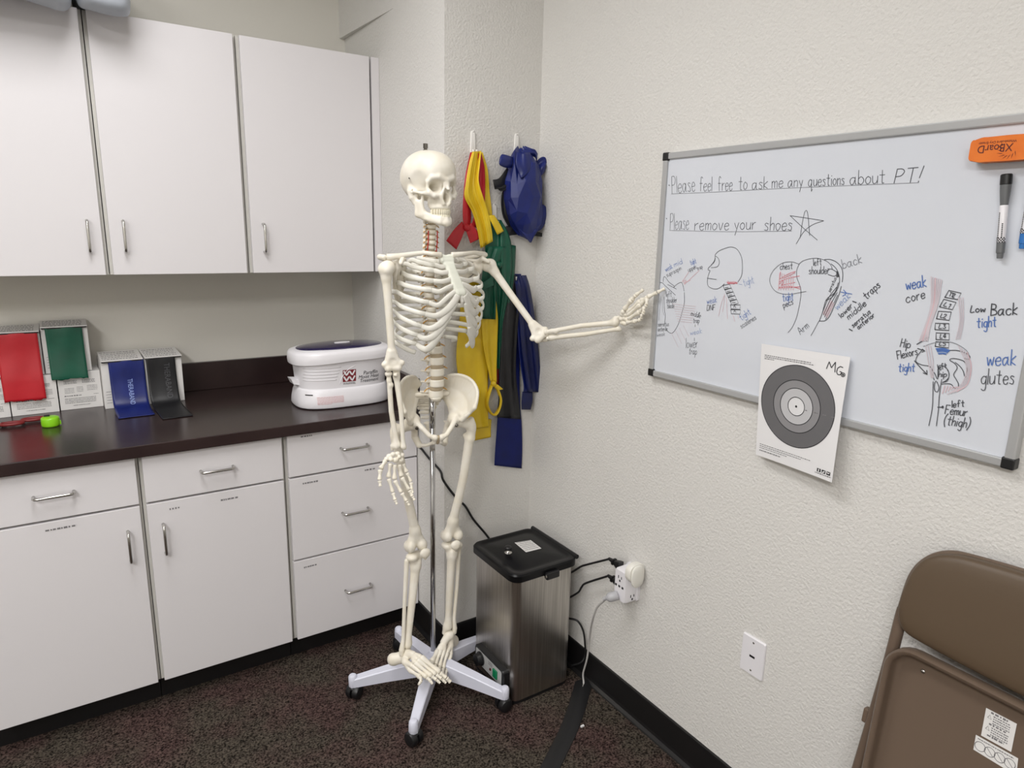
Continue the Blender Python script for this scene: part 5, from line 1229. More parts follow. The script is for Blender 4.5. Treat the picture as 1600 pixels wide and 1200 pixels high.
# ---- stand
hub = MB()
hub.lathe((HX, HY, 0.060), (0, 0, 1), [(0.030, 0), (0.034, 0.004), (0.034, 0.058), (0.030, 0.062), (0.016, 0.064), (0.015, 0.085)], 30)
hub.build('hub', M_stand, sk, smooth=True, sharp=40)
for ang in (159.8, 230.5, 303.5, 16.5, 92.0):
    a = math.radians(ang); d = V(math.cos(a), math.sin(a), 0); sd = np.cross(UP, d); c0 = V(HX, HY, 0); L_ = 0.272
    secs = []
    for r, w_, zb, zt in ((0.018, 0.021, 0.062, 0.120), (0.06, 0.021, 0.062, 0.117), (0.16, 0.018, 0.056, 0.100), (L_-0.012, 0.0145, 0.047, 0.079), (L_+0.006, 0.0140, 0.046, 0.076)):
        secs.append([c0+d*r+sd*x+V(0, 0, z) for x, z in ((-w_, zb), (w_, zb), (w_, zt-0.003), (w_-0.003, zt), (-w_+0.003, zt), (-w_, zt-0.003))])
    arm = MB().loft(secs)
    arm.lathe(c0+d*L_+V(0, 0, 0.046), (0, 0, 1), [(0.0135, 0), (0.0145, 0.002), (0.0145, 0.036), (0.011, 0.041), (0.004, 0.043)], 20)
    ao = arm.build('stand_arm', M_stand, sk, smooth=True, sharp=35)
    cs = MB(); cx = c0+d*(L_-0.004)+V(0, 0, 0.0245); wd = unit(V(math.cos(a+1.0), math.sin(a+1.0), 0)); ax_ = np.cross(UP, wd)
    for s_ in (-1, 1): cs.lathe(cx+ax_*s_*0.003, ax_*s_, [(0.010, 0), (0.0242, 0.001), (0.0245, 0.012), (0.021, 0.019), (0.012, 0.0225)], 28)
    cs.lathe(c0+d*L_+V(0, 0, 0.036), (0, 0, 1), [(0.016, 0), (0.0165, 0.006), (0.010, 0.0105)], 20)
    cs.build('caster', M_caster, ao, smooth=True, sharp=40)
MB().tube([V(HX, HY, 0.115), V(HX, HY, 1.045)], 0.0085, 20).build('pole', M_pole, sk, smooth=True)
MB().tube([V(HX, HY, 0.945), V(HX, HY, 1.05)], 0.0100, 20).build('pole_sleeve', M_pole, sk, smooth=True)

# ---- spine
def body_f(z):
    return float(np.interp(z, [1.04, 1.10, 1.16, 1.215, 1.28, 1.36, 1.43, 1.475, 1.52, 1.58, 1.62], [0.020, 0.030, 0.026, 0.008, -0.018, -0.034, -0.028, -0.012, 0.000, 0.006, 0.002]))
def body_s(z):
    return float(np.interp(z, [1.04, 1.2, 1.30, 1.44, 1.50, 1.58, 1.62], [0.002, 0.005, 0.014, 0.013, 0.002, -0.002, -0.004]))
zs = [('L', 1.062), ('L', 1.096), ('L', 1.130), ('L', 1.164), ('L', 1.197)]+[('T', 1.228+0.0222*k) for k in range(12)]+[('C', 1.492+0.0152*k) for k in range(7)]
def spine_frame(z): return frame(np.interp(z, [1.05, 1.25, 1.45, 1.58], [-4, 5, 8, 10]), (HX, HY, 0))[0]
for i, (ty, z) in enumerate(zs):
    W = spine_frame(z); bf, bs = body_f(z), body_s(z)
    dz = (body_f(z+0.01)-body_f(z-0.01))/0.02
    rx, ry, hh, tp, sp, sd_ = {'L': (0.0225, 0.0165, 0.0118, 0.040, 0.062, -0.012), 'T': (0.0150+0.0004*max(0, 8-i), 0.0140, 0.0080, 0.030, 0.055, -0.030), 'C': (0.0125, 0.0095, 0.0060, 0.0235, 0.036, -0.010)}[ty]
    S = SDF(0.005)
    S.cyl((bs, bf, z), rx, ry, hh, 0.002)
    S.cyl((bs, bf, z), rx*0.7, ry*0.7, hh*0.6)
    for s_ in (-1, 1):
        S.cone((bs+s_*rx*0.7, bf-ry*0.8, z+hh*0.25), (bs+s_*rx*0.85, bf-ry-0.012, z+hh*0.2), 0.0045, 0.0045)
        S.cone((bs+s_*rx*0.85, bf-ry-0.012, z+hh*0.2), (bs, bf-ry-0.022, z-hh*0.2), 0.0045, 0.004)
        S.cone((bs+s_*rx*0.8, bf-ry-0.008, z), (bs+s_*tp, bf-ry-0.012 if ty != 'C' else bf-ry*0.4, z+0.003), 0.0042, 0.0032)
        S.cone((bs+s_*rx*0.75, bf-ry-0.014, z-hh*1.0), (bs+s_*rx*0.75, bf-ry-0.012, z+hh*1.15), 0.0042, 0.0042)
    if not (ty == 'C' and i == len(zs)-1):
        S.cone((bs, bf-ry-0.020, z-hh*0.2), (bs, bf-ry-sp+0.012, z+sd_*0.8), 0.0042, 0.0032); S.cone((bs, bf-ry-sp+0.012, z+sd_*0.8), (bs, bf-ry-sp+0.006, z+sd_), 0.0036, 0.0042)
    T = lambda P, W=W: np.array([W(*p) for p in P])
    vo = S.build('vertebra', M_bone, sk, 0.0023, T)
    if i < len(zs)-1:
        z2 = zs[i+1][1]; rx2, ry2, hh2 = {'L': (0.0225, 0.0165, 0.0118), 'T': (0.0152, 0.0140, 0.0080), 'C': (0.0125, 0.0095, 0.0060)}[zs[i+1][0]]
        za, zb = z+hh-0.0012, z2-hh2+0.0012; zm = (za+zb)/2; fm = body_f(zm); sm_ = body_s(zm)
        if zb > za:
            D_ = MB().loft([[W(sm_+(rx+rx2)/2*q*math.cos(a), fm+(ry+ry2)/2*q*math.sin(a), zz) for a in np.linspace(0, 2*PI, 29)[:-1]] for zz, q in ((za, 0.90), (za+(zb-za)*.3, 0.95), (za+(zb-za)*.7, 0.95), (zb, 0.90))])
            D_.build('disc', M_disc, vo, smooth=True, sharp=50)
        N_ = MB()
        for s_ in (-1, 1):
            p0 = W(sm_+s_*rx*0.6, fm-ry*0.8, zm); p1 = W(sm_+s_*(rx+0.006), fm-ry*0.7, zm-0.004); p2 = W(sm_+s_*(rx+0.016), fm-ry*0.3, zm-0.010)
            N_.tube(catmull([p0, p1, p2], 4), [0.0017]*4+[0.0021]*3+[0.0017, 0.0012], 8)
        N_.build('nerve_root', M_nerve, vo, smooth=True, label='orange yellow spinal nerve root')
for s_ in (-1, 1):
    P = [spine_frame(z)(body_s(z)+s_*0.0165, body_f(z)+0.0045, z) for z in (1.484, 1.50, 1.52, 1.54, 1.556)]
    MB().tube(catmull(P, 4), 0.0017, 8).build('vertebral_artery', M_artery, sk, smooth=True, label='red vertebral artery')

# ---- skull
W0, SS, SF = frame(11, (0.9175, 1.848, 1.668)); KS = 0.935
Ts = lambda P: np.array([W0(p[0]*KS, p[1]*KS, p[2]*KS) for p in P])
S = SDF(0.012)
S.ell((0, -0.018, 0.056), (0.0715, 0.0920, 0.0690)); S.ell((0, 0.038, 0.058), (0.057, 0.044, 0.050), k=0.03); S.ell((0, -0.066, 0.028), (0.052, 0.044, 0.046), k=0.03)
S.ell((0, -0.020, 0.002), (0.054, 0.062, 0.028), k=0.02); S.ell((0, 0.020, -0.004), (0.040, 0.050, 0.028), k=0.012)
for s_ in (-1, 1):
    S.path([(s_*0.008, 0.0795, 0.033), (s_*0.026, 0.0780, 0.040), (s_*0.043, 0.0660, 0.037), (s_*0.0510, 0.0540, 0.024)], [0.0075, 0.0070, 0.0068, 0.0060], k=0.008)
    S.path([(s_*0.0510, 0.0540, 0.024), (s_*0.0515, 0.0535, 0.006), (s_*0.0485, 0.0585, -0.006)], [0.0055, 0.0056, 0.0080], k=0.006)
    S.path([(s_*0.0480, 0.0585, -0.008), (s_*0.0360, 0.0690, -0.016), (s_*0.0200, 0.0740, -0.015)], [0.0085, 0.0092, 0.0075], k=0.008)
    S.path([(s_*0.0490, 0.0560, -0.008), (s_*0.0560, 0.0340, -0.008), (s_*0.0610, 0.0120, -0.004), (s_*0.0600, -0.006, -0.002)], [0.0080, 0.0056, 0.0052, 0.0065], k=0.004)
    S.path([(s_*0.0530, -0.024, -0.002), (s_*0.0525, -0.020, -0.020), (s_*0.0490, -0.015, -0.036)], [0.0150, 0.0130, 0.0080], k=0.012)
S.ell((0, 0.050, -0.028), (0.033, 0.032, 0.030), k=0.010); S.ell((0, 0.050, -0.049), (0.0315, 0.033, 0.014), k=0.008); S.ell((0, 0.034, -0.038), (0.029, 0.030, 0.022), k=0.008)
S.path([(0, 0.0800, 0.028), (0, 0.0870, 0.012), (0, 0.0930, -0.001)], [0.0075, 0.0056, 0.0050], k=0.008)
for s_ in (-1, 1): S.path([(s_*0.006, 0.081, 0.020), (s_*0.0140, 0.0790, -0.004), (s_*0.0170, 0.0780, -0.022), (s_*0.010, 0.0800, -0.038)], [0.005, 0.0052, 0.0052, 0.006], k=0.006)
for s_ in (-1, 1):
    S.ell((s_*0.0310, 0.075, 0.0130), (0.0200, 0.030, 0.0180), k=0.0035, op=-1)
    S.ell((s_*0.0240, 0.048, 0.0100), (0.0120, 0.028, 0.0120), k=0.008, op=-1)
    S.ell((s_*0.0760, 0.030, 0.022), (0.0170, 0.030, 0.030), k=0.014, op=-1)
    S.ell((s_*0.0500, 0.022, -0.019), (0.0066, 0.026, 0.016), k=0.004, op=-1)
    S.cone((s_*0.064, -0.008, 0.000), (s_*0.052, -0.010, 0.000), 0.0036, 0.003, k=0.003, op=-1)
    S.ell((s_*0.0330, 0.0780, -0.036), (0.008, 0.008, 0.010), k=0.010, op=-1)
S.ell((0, 0.0860, -0.0200), (0.0122, 0.040, 0.0165), k=0.0035, op=-1); S.cone((0, 0.0920, -0.002), (0, 0.0900, -0.022), 0.0052, 0.0110, k=0.003, op=-1)
S.ell((0, 0.036, -0.066), (0.023, 0.032, 0.012), k=0.006, op=-1)
skull = S.build('skull', M_bone, sk, 0.0021, Ts)
J = SDF(0.008)
J.path([(-0.0470, -0.002, -0.070), (-0.0415, 0.020, -0.080), (-0.030, 0.0520, -0.088), (-0.016, 0.0725, -0.093), (0, 0.0775, -0.095), (0.016, 0.0725, -0.093), (0.030, 0.0520, -0.088), (0.0415, 0.020, -0.080), (0.0470, -0.002, -0.070)], [0.0075, 0.0080, 0.0088, 0.0098, 0.0108, 0.0098, 0.0088, 0.0080, 0.0075], k=0.006)
J.path([(-0.0400, 0.022, -0.067), (-0.0290, 0.0520, -0.077), (-0.0165, 0.0730, -0.0805), (0, 0.0790, -0.0815), (0.0165, 0.0730, -0.0805), (0.0290, 0.0520, -0.077), (0.0400, 0.022, -0.067)], [0.0068, 0.0066, 0.0066, 0.0070, 0.0066, 0.0066, 0.0068], k=0.010)
for s_ in (-1, 1):
    J.path([(s_*0.0470, -0.003, -0.070), (s_*0.0490, -0.008, -0.040), (s_*0.0525, -0.004, -0.010)], [0.0072, 0.0058, 0.0062], k=0.010)
    J.path([(s_*0.0440, 0.022, -0.070), (s_*0.0475, 0.020, -0.040), (s_*0.0490, 0.026, -0.012)], [0.0066, 0.0050, 0.0040], k=0.010)
    for f in (0.001, 0.008, 0.015): J.path([(s_*0.0455, f, -0.072), (s_*0.0482, f-0.001, -0.034)], [0.0062, 0.0046], k=0.010)
J.ell((0, 0.0830, -0.0965), (0.013, 0.007, 0.008), k=0.008)
jaw = J.build('jaw', M_bone, skull, 0.0021, Ts)
for nm, zc_, hh, up in (('upper_teeth', -0.0625, 0.0066, 1), ('lower_teeth', -0.0748, 0.0058, -1)):
    m_ = MB()
    for k in range(14):
        u = (k-6.5)/6.5; th = u*1.28
        q0 = 1.0 if up > 0 else 0.965
        x = 0.0300*math.sin(th)*q0; y = 0.047+0.0350*math.cos(th)*q0-0.012*abs(u)**3
        wd = 0.0033+0.0012*abs(u); tx = unit(V(math.cos(th)*0.0300, -math.sin(th)*0.0350, 0)); ny = unit(V(math.sin(th), math.cos(th), 0))
        rg = []
        for zz, q in ((-hh, 0.72), (-hh*0.85, 0.95), (0, 1.0), (hh, 0.85)):
            z_ = zc_+(zz if up > 0 else -zz); rg.append([V(x, y, z_)+tx*a*wd*q*0.88+ny*b_*0.0036*(0.7 if zz < 0 else 1.0) for a, b_ in ((-1, -1), (1, -1), (1.0, 0.6), (0.6, 1), (-0.6, 1), (-1.0, 0.6))])
        m_.loft(rg)
    m_.v = [Ts(np.array(q)) for q in m_.v]
    m_.build(nm, M_tooth, skull, smooth=True, sharp=50)
bp_ = Ts([(-0.004, -0.018, 0.1235)])[0]
MB().lathe(bp_, (0, 0, 1), [(0.008, -0.003), (0.008, 0.002), (0.0052, 0.0025), (0.0052, 0.006), (0.0072, 0.0065), (0.0072, 0.019), (0.005, 0.0195)], 8).build('top_bolt', M_screw, skull, label='steel bolt and nut on top')
sc_ = MB()
for s_ in (-1, 1):
    q = Ts([(s_*0.0705, -0.012, 0.036), (s_*0.0725, -0.012, 0.036)]); sc_.lathe(q[0], q[1]-q[0], [(0.002, 0), (0.002, 0.002)], 10)
sc_.build('screw', M_screw, skull)

# ---- rib cage
WC, CS, CF = frame(8, (HX+0.025, HY, 0))
T_z = [1.228+0.0222*(11-k) for k in range(12)]      # T1 first
ribs = [(.058, .034, .042, 1.474, 1.468), (.088, .050, .052, 1.470, 1.458), (.112, .062, .062, 1.459, 1.443), (.128, .072, .074, 1.433, 1.414), (.139, .081, .079, 1.406, 1.388), (.146, .091, .078, 1.379, 1.353),
        (.150, .098, .069, 1.348, 1.319), (.152, .101, .054, 1.322, 1.282), (.151, .106, .041, 1.289, 1.254), (.147, .102, .029, 1.252, 1.227), (.140, .094, .010, 1.234, 1.196), (.100, .096, -.066, 1.214, 1.204)]
st_pts = [(0.072, 1.478), (0.083, 1.458), (0.089, 1.440), (0.095, 1.420), (0.1, 1.402), (0.104, 1.386), (0.1065, 1.374)]   # f, z of the sternal notches
def st_s(z): return float(np.interp(z, [1.34, 1.36, 1.48], [0.012, 0.008, -0.026]))
for s_ in (-1, 1):
    for i, (w_, se, fe, zl, ze) in enumerate(ribs):
        zt = T_z[i]; bf = body_f(zt)
        fb = bf-0.040-0.012*math.sin(PI*min(i, 9)/9)
        pts = [(s_*0.020, bf-0.016, zt+0.003), (s_*0.036, bf-0.030, zt+0.002), (s_*w_*0.58, fb-0.012, zt*0.75+zl*0.25), (s_*w_*0.86, fb+0.012, zt*0.4+zl*0.6)]
        if i < 10:
            pts += [(s_*w_*1.0, (fb+fe)*0.5-0.004, zl), (s_*(w_*0.95+se*0.05), fe*0.60+fb*0.15, zl*0.62+ze*0.38), (s_*(w_*0.45+se*0.55), fe*0.93, zl*0.2+ze*0.8), (s_*se, fe, ze)]
        elif i == 10: pts += [(s_*0.142, -0.046, 1.234), (s_*0.132, -0.014, 1.217), (s_*0.114, 0.005, 1.205), (s_*0.096, 0.012, 1.197)]
        else: pts += [(s_*se, fe, ze)]
        P = [WC(*p) for p in catmull(pts, 7)]
        ups = np.array([V(0, 0, 1)]*len(P))
        hw = [0.0072*(0.75+0.25*min(1, 4*k/len(P))) for k in range(len(P))]; hw = [h*(0.85 if i in (0, 11) else 1.0) for h in hw]
        ro = MB().tube(P, hw, 10, flat=0.45, up=ups).build('rib', M_bone2, sk, smooth=True)
        if i < 10:
            e_ = pts[-1]; e1 = pts[-2]
            if i < 7:
                f_, z_ = st_pts[i]; ed = (st_s(z_)+s_*(0.021 if i == 0 else 0.0135), f_, z_)
                if i < 4: mid = [((e_[0]*0.55+ed[0]*0.45), max(e_[1], 0.45*ed[1]+0.55*e_[1])+0.006, e_[2]*0.55+ed[2]*0.45-0.004)]
                elif i < 6: mid = [(e_[0]*0.72+ed[0]*0.28, e_[1]*0.6+ed[1]*0.4+0.004, e_[2]-0.004*(i-3)), (e_[0]*0.35+ed[0]*0.65, e_[1]*0.25+ed[1]*0.75+0.003, e_[2]*0.55+ed[2]*0.45)]
                else: mid = [(s_*0.072, 0.086, 1.314), (s_*0.046, 0.098, 1.328), (s_*0.026+0.004, 0.104, 1.352)]
                cp_ = [e_]+mid+[ed]
            else:
                cp_ = [e_]+{7: [(s_*.084, .076, 1.276), (s_*.060, .090, 1.290), (s_*.038, .098, 1.318), (s_*.020+.005, .104, 1.352)], 8: [(s_*.094, .060, 1.245), (s_*.076, .076, 1.252), (s_*.054, .089, 1.280), (s_*.036+.003, .097, 1.315)], 9: [(s_*.096, .045, 1.216), (s_*.084, .062, 1.214), (s_*.066, .078, 1.242), (s_*.050+.002, .089, 1.278)]}[i]
            Pc = [WC(*p) for p in catmull(cp_, 7)]
            rr_ = [0.0074]*len(Pc) if i < 6 else [0.0074+0.0034*min(1, k/len(Pc)*2) for k in range(len(Pc))]
            dirs = np.array([V(0, 0, 1)]*len(Pc))
            if i >= 5:
                nrm = np.array([CF*0.9+CS*s_*0.4]*len(Pc)); dd = np.gradient(np.array(Pc), axis=0); dirs = np.cross(nrm, dd); dirs /= np.linalg.norm(dirs, axis=1)[:, None]
            if s_ > 0 and i >= 4: rr_ = [r*1.4 for r in rr_]
            MB().tube(Pc, rr_, 10, flat=0.45, up=dirs).build('costal_cartilage', M_cart, ro, smooth=True, label='pale costal cartilage')
S = SDF(0.006)
def stc(f, z, w_, th, h): S.ell((st_s(z), f, z), (w_, th, h))
for z, f, w_, r in ((1.483, 0.071, 0.0215, 0.0072), (1.473, 0.074, 0.0175, 0.0078), (1.462, 0.078, 0.0125, 0.0074)): S.path([(st_s(z)-w_, f, z), (st_s(z)+w_, f, z)], r)
S.ell((st_s(1.494), 0.070, 1.495), (0.011, 0.02, 0.007), k=0.004, op=-1)
for z, f in ((1.451, 0.0830), (1.440, 0.087), (1.429, 0.090), (1.418, 0.094), (1.407, 0.097), (1.396, 0.100), (1.385, 0.103), (1.376, 0.1055)):
    w_ = np.interp(z, [1.376, 1.395, 1.451], [0.0090, 0.0115, 0.0090]); S.path([(st_s(z)-w_, f, z), (st_s(z)+w_, f, z)], 0.0068, k=0.012)
S.build('sternum', M_stern, sk, 0.002, lambda P: np.array([WC(*p) for p in P]))
X_ = SDF(0.004).path([(0.006, 0.106, 1.369), (0.008, 0.107, 1.354), (0.009, 0.104, 1.343)], [0.0065, 0.0055, 0.0035]); X_.build('xiphoid', M_cart, sk, 0.002, lambda P: np.array([WC(*p) for p in P]))

# ---- shoulders and arms
shR = ptY(606, 417, 1.806); shL = ptY(761, 414, 1.868)
def loc(p): d = p-WC(0, 0, 0); return V(d@CS, d@CF, p[2])
for s_, sh, acr in ((-1, shR, ptY(599, 402, 1.812)), (1, shL, ptY(757, 398, 1.872))):
    L_ = loc(sh); A_ = loc(acr)
    # clavicle
    cp_ = [(-0.026+s_*0.020, 0.074, 1.487), (-0.02+s_*0.055, 0.076, 1.491), (s_*0.095, 0.052, 1.493), (A_[0]-s_*0.030, A_[1]+0.020, A_[2]+0.003), (A_[0]-s_*0.006, A_[1]+0.008, A_[2]+0.001)]
    P = [WC(*p) for p in catmull(cp_, 8)]; n_ = len(P)
    MB().tube(P, [0.0090-0.0028*math.sin(PI*min(1, k/n_*1.3)) for k in range(n_)], 12, flat=0.8).build('clavicle', M_bone, sk, smooth=True)
    # scapula
    gl = L_+V(-s_*0.026, -0.006, -0.004)
    sup = V(s_*0.066, -0.088, 1.468); inf = V(s_*0.088, -0.098, 1.330); med = V(s_*0.058, -0.098, 1.432)
    S = SDF(0.007)
    edge = catmull([sup, med, V(s_*0.064, -0.104, 1.38), inf], 5)
    for k, e_ in enumerate(edge): S.cone(gl+V(-s_*0.014, -0.012, -0.012*k/len(edge)), e_, 0.0046, 0.0024)
    S.path([sup, med, V(s_*0.064, -0.104, 1.38), inf], [0.003, 0.0035, 0.0035, 0.0045]); S.path([inf, V(*(inf*0.45+gl*0.55))+V(s_*0.006, 0, -0.01), gl+V(0, 0, -0.018)], [0.005, 0.005, 0.007])
    S.path([sup, V(*(sup*0.5+gl*0.5))+V(0, 0.006, 0.012), gl+V(-s_*0.004, 0.0, 0.016)], [0.003, 0.0035, 0.006])
    S.ell(gl, (0.0095, 0.012, 0.019)); S.cone(gl, gl+V(-s_*0.018, -0.014, -0.002), 0.012, 0.009)
    S.path([med+V(0, 0.0, 0.004), (med+A_)/2+V(0, -0.014, 0.006), A_+V(0, -0.018, 0.0), A_+V(0, 0.004, 0)], [0.0035, 0.0060, 0.0085, 0.0080], k=0.006)
    S.path([gl+V(-s_*0.008, 0.006, 0.016), gl+V(-s_*0.010, 0.026, 0.026), gl+V(s_*0.004, 0.040, 0.016)], [0.008, 0.0072, 0.0062])
    S.build('scapula', M_bone, sk, 0.0025, lambda P: np.array([WC(*p) for p in P]))
def humerus(name, S0, E0, lat, fwd):
    """S0 head centre, E0 elbow centre, lat: direction to the outer epicondyle"""
    d = unit(E0-S0); lat = unit(lat-d*(lat@d)); fw = np.cross(d, lat)
    fw = fw if fw@fwd > 0 else -fw
    S = SDF(0.008)
    S.ell(S0-lat*0.002, (0.0195, 0.0195, 0.0195)); S.ell(S0+lat*0.012+d*0.006, (0.0150,)*3); S.ell(S0+lat*0.004+fw*0.013+d*0.010, (0.0095,)*3)
    q = S0+lat*0.006+d*0.030; S.cone(S0+d*0.006+lat*0.006, q, 0.0175, 0.0135, k=0.012)
    L_ = np.linalg.norm(E0-S0); m1 = S0+d*(L_*0.40)+lat*0.003; m2 = E0-d*0.055
    S.path([q, m1, m2, E0-d*0.034], [0.0132, 0.0112, 0.0106, 0.0100], k=0.010)
    for q_ in (-0.020, -0.012, -0.004, 0.004, 0.012, 0.018): S.path([m2+d*0.006+lat*q_*0.3, E0-d*0.010+lat*q_], [0.0085, 0.0074], k=0.006)
    S.ell(E0-d*0.014-lat*0.0285, (0.0085,)*3); S.ell(E0-d*0.012+lat*0.0235, (0.0080,)*3)
    S.cone(E0-lat*0.017, E0-lat*0.001, 0.0112, 0.0088, k=0.004); S.ell(E0+lat*0.0125+fw*0.002, (0.0112,)*3, k=0.004)
    S.ell(E0-d*0.022+fw*0.013, (0.009, 0.005, 0.008), k=0.005, op=-1)
    return S.build(name, M_bone, sk, 0.0024)
def forearm(E0, W_, lat, fwd, latw):
    """radius on the lat side at the elbow and the latw side at the wrist"""
    d = unit(W_-E0); lat = unit(lat-d*(lat@d)); latw = unit(latw-d*(latw@d)); fw = np.cross(d, lat); fw = fw if fw@fwd > 0 else -fw
    u0 = E0-lat*0.008-fw*0.010; 
    S = SDF(0.006)
    S.path([u0-d*0.016-fw*0.005, u0+d*0.004-fw*0.007, u0+d*0.030], [0.0105, 0.0110, 0.0098]); S.cone(u0+d*0.022, u0+d*0.020+fw*0.014, 0.0085, 0.0062)
    ue = W_-latw*0.0130-d*0.004
    mu = (u0*0.45+ue*0.55)-latw*0.003
    S.path([u0+d*0.030, mu, ue-d*0.018, ue], [0.0092, 0.0074, 0.0062, 0.0086]); S.cone(ue, ue+d*0.007-latw*0.004, 0.0055, 0.003)
    S.ell(u0+fw*0.010+d*0.004, (0.0105,)*3, k=0.004, op=-1)
    u = S.build('ulna', M_bone, sk, 0.0022)
    r0 = E0+lat*0.0125+d*0.0165+fw*0.001
    S = SDF(0.005); M3 = np.stack([lat, np.cross(d, lat), d], 1)
    S.cyl(r0, 0.0108, 0.0108, 0.0048, 0.0025, M=M3); S.cone(r0, r0+d*0.020, 0.0072, 0.0068); S.ell(r0+d*0.034-lat*0.004, (0.0078,)*3)
    re = W_+latw*0.0085-d*0.003; mr = (r0*0.5+re*0.5)+(lat+latw)*0.0020
    S.path([r0+d*0.020, r0+d*0.040, mr, re-d*0.030, re-d*0.006], [0.0070, 0.0074, 0.0076, 0.0086, 0.0125]); S.cone(re-d*0.008-latw*0.003, re+latw*0.005-d*0.007, 0.0102, 0.0098); S.cone(re+latw*0.012-d*0.004, re+latw*0.014+d*0.007, 0.0068, 0.0040)
    return u, S.build('radius', M_bone, sk, 0.0022)
def long_bone(m_, a, b_, r, ra, rb, n=10, fl=0.9):
    a = V(*a); b_ = V(*b_); L_ = np.linalg.norm(b_-a)
    prof = [(0, .45), (.04, .85), (.10, 1.0), (.20, .78), (.34, .30), (.5, 0.0), (.66, .30), (.80, .78), (.90, 1.0), (.96, .85), (1, .45)]
    P = []; R_ = []
    for k, (t_, e_) in enumerate(prof):
        P.append(a+(b_-a)*t_); rr = ra if t_ < .5 else rb
        R_.append(rr*e_ if t_ in (0, 1) else (r+(rr-r)*e_))
    return m_.tube(P, R_, n, flat=fl)
def hand(nm, carpals, fingers, wire=True):
    """carpals: list of (point, radius); fingers: per finger a list of joint points, metacarpal base first"""
    S = SDF(0.0025)
    for p, r in carpals: S.ell(p, np.array(r)*np.ones(3)*1.18)
    ho = S.build(nm, M_bone, sk, 0.0018)
    for fi, J_ in enumerate(fingers):
        J_ = [V(*p) for p in J_]
        for k in range(len(J_)-1):
            a, b_ = J_[k], J_[k+1]; d = unit(b_-a); L_ = np.linalg.norm(b_-a)
            g = min(0.0012, L_*0.04)
            if k == 0: r, ra, rb = 0.0046, 0.0076, 0.0082
            elif k == len(J_)-2: r, ra, rb = 0.0036, 0.0060, 0.0048
            else: r, ra, rb = 0.0044, 0.0073, 0.0062
            if fi in (0,): r *= 1.1; ra *= 1.1; rb *= 1.1
            if fi == 4: r *= 0.88; ra *= 0.88; rb *= 0.88
            long_bone(MB(), a+d*g, b_-d*g, r, ra, rb).build('metacarpal' if k == 0 else 'phalanx', M_bone, ho, smooth=True)
    return ho
# right arm, hanging
elR = ptY(613, 575, 1.800); wrR = ptY(624, 700, 1.795)
rgt = V(RR[0], RR[1], 0)               # towards the right of the photo
humerus('humerus', shR, elR, -rgt*0.9+V(0, -0.3, 0), V(-0.4, -1, 0))
forearm(elR, wrR, -rgt, V(-0.4, -1, 0), -rgt)
hp_ = lambda x, y, Y=1.79: ptY(x, y, Y)
crp = [(hp_(608, 712.5, 1.795), (.0075, .0065, .006)), (hp_(614, 710, 1.79), (.0075, .0065, .0062)), (hp_(621, 709, 1.79), (.0075, .0065, .0062)), (hp_(628, 711, 1.795), (.0070, .0065, .0062)), (hp_(604, 717, 1.79), (.0070, .0065, .0058)), (hp_(611, 718, 1.785), (.0066, .0062, .0058)), (hp_(618, 719, 1.784), (.0080, .0066, .0076)), (hp_(626.5, 719, 1.786), (.0076, .0066, .0068)), (hp_(624, 714, 1.782), (.005, .005, .005))]
fg = [[hp_(603, 719, 1.785), hp_(594.4, 733, 1.775), hp_(593, 751, 1.765), hp_(594.4, 760.5, 1.758)],
      [hp_(610, 723, 1.787), hp_(607, 747, 1.780), hp_(614, 770, 1.765), hp_(617.5, 782, 1.752), hp_(620.5, 788.5, 1.745)],
      [hp_(617, 725, 1.787), hp_(616.3, 750, 1.778), hp_(627.5, 770, 1.760), hp_(635.5, 783.5, 1.748), hp_(639.5, 790, 1.742)],
      [hp_(623.5, 725, 1.788), hp_(627.5, 745, 1.781), hp_(639.5, 766, 1.765), hp_(644.5, 776, 1.754), hp_(648, 782, 1.746)],
      [hp_(629.5, 724, 1.791), hp_(635.7, 738, 1.784), hp_(642.5, 753.5, 1.772), hp_(643.5, 765, 1.763), hp_(645.5, 770.5, 1.757)]]
hand('hand', crp, fg)
# left arm, reaching to the board
elL = ptY(847, 526, 1.715); wrL = ptY(967, 507, 1.505)
fdir = unit(wrL-elL)
humerus('humerus', shL, elL, V(0.45, 0.0, 0.9), V(-0.6, -0.8, 0.2))
forearm(elL, wrL, V(0.0, 0.0, 1.0), V(-0.9, -0.3, 0.0), V(0, 0, 1.0))
lp = lambda x, y, Y: ptY(x, y, Y)
crp = [(lp(971, 498, 1.487), (.0072,)*3), (lp(973, 504, 1.485), (.0066,)*3), (lp(972.5, 491, 1.482), (.0070,)*3), (lp(976, 497, 1.478), (.0072,)*3), (lp(977.5, 505.5, 1.476), (.0066,)*3), (lp(974, 487, 1.476), (.0068,)*3), (lp(978, 491.5, 1.472), (.0070,)*3), (lp(980, 499, 1.469), (.0070,)*3)]
X0 = XBd-0.006
tipY = at(1039.5, 450.5, 'X', X0)[1]
fg = [[lp(975, 484, 1.470), lp(987.5, 468, 1.440), lp(993.5, 461, 1.425), lp(1005.8, 452.3, 1.400)],
      [lp(979, 489, 1.466), lp(1001.5, 469.5, 1.410), lp(1012, 464.0, 1.382), lp(1027, 457.0, (1.382+tipY)/2-0.004), at(1039.5, 450.5, 'X', X0)],
      [lp(980, 493, 1.464), lp(1002, 475, 1.408), lp(1011, 467.5, 1.376), lp(1010, 477, 1.366), lp(1006, 483, 1.372)],
      [lp(981, 498, 1.464), lp(1000.5, 487, 1.412), lp(1006.5, 481, 1.383), lp(1005.5, 489, 1.372), lp(1001.5, 494, 1.378)],
      [lp(979, 504, 1.468), lp(993.5, 502, 1.424), lp(999.5, 500, 1.402), lp(1003, 495.5, 1.392), lp(1001, 491, 1.396)]]
hand('hand', crp, fg)

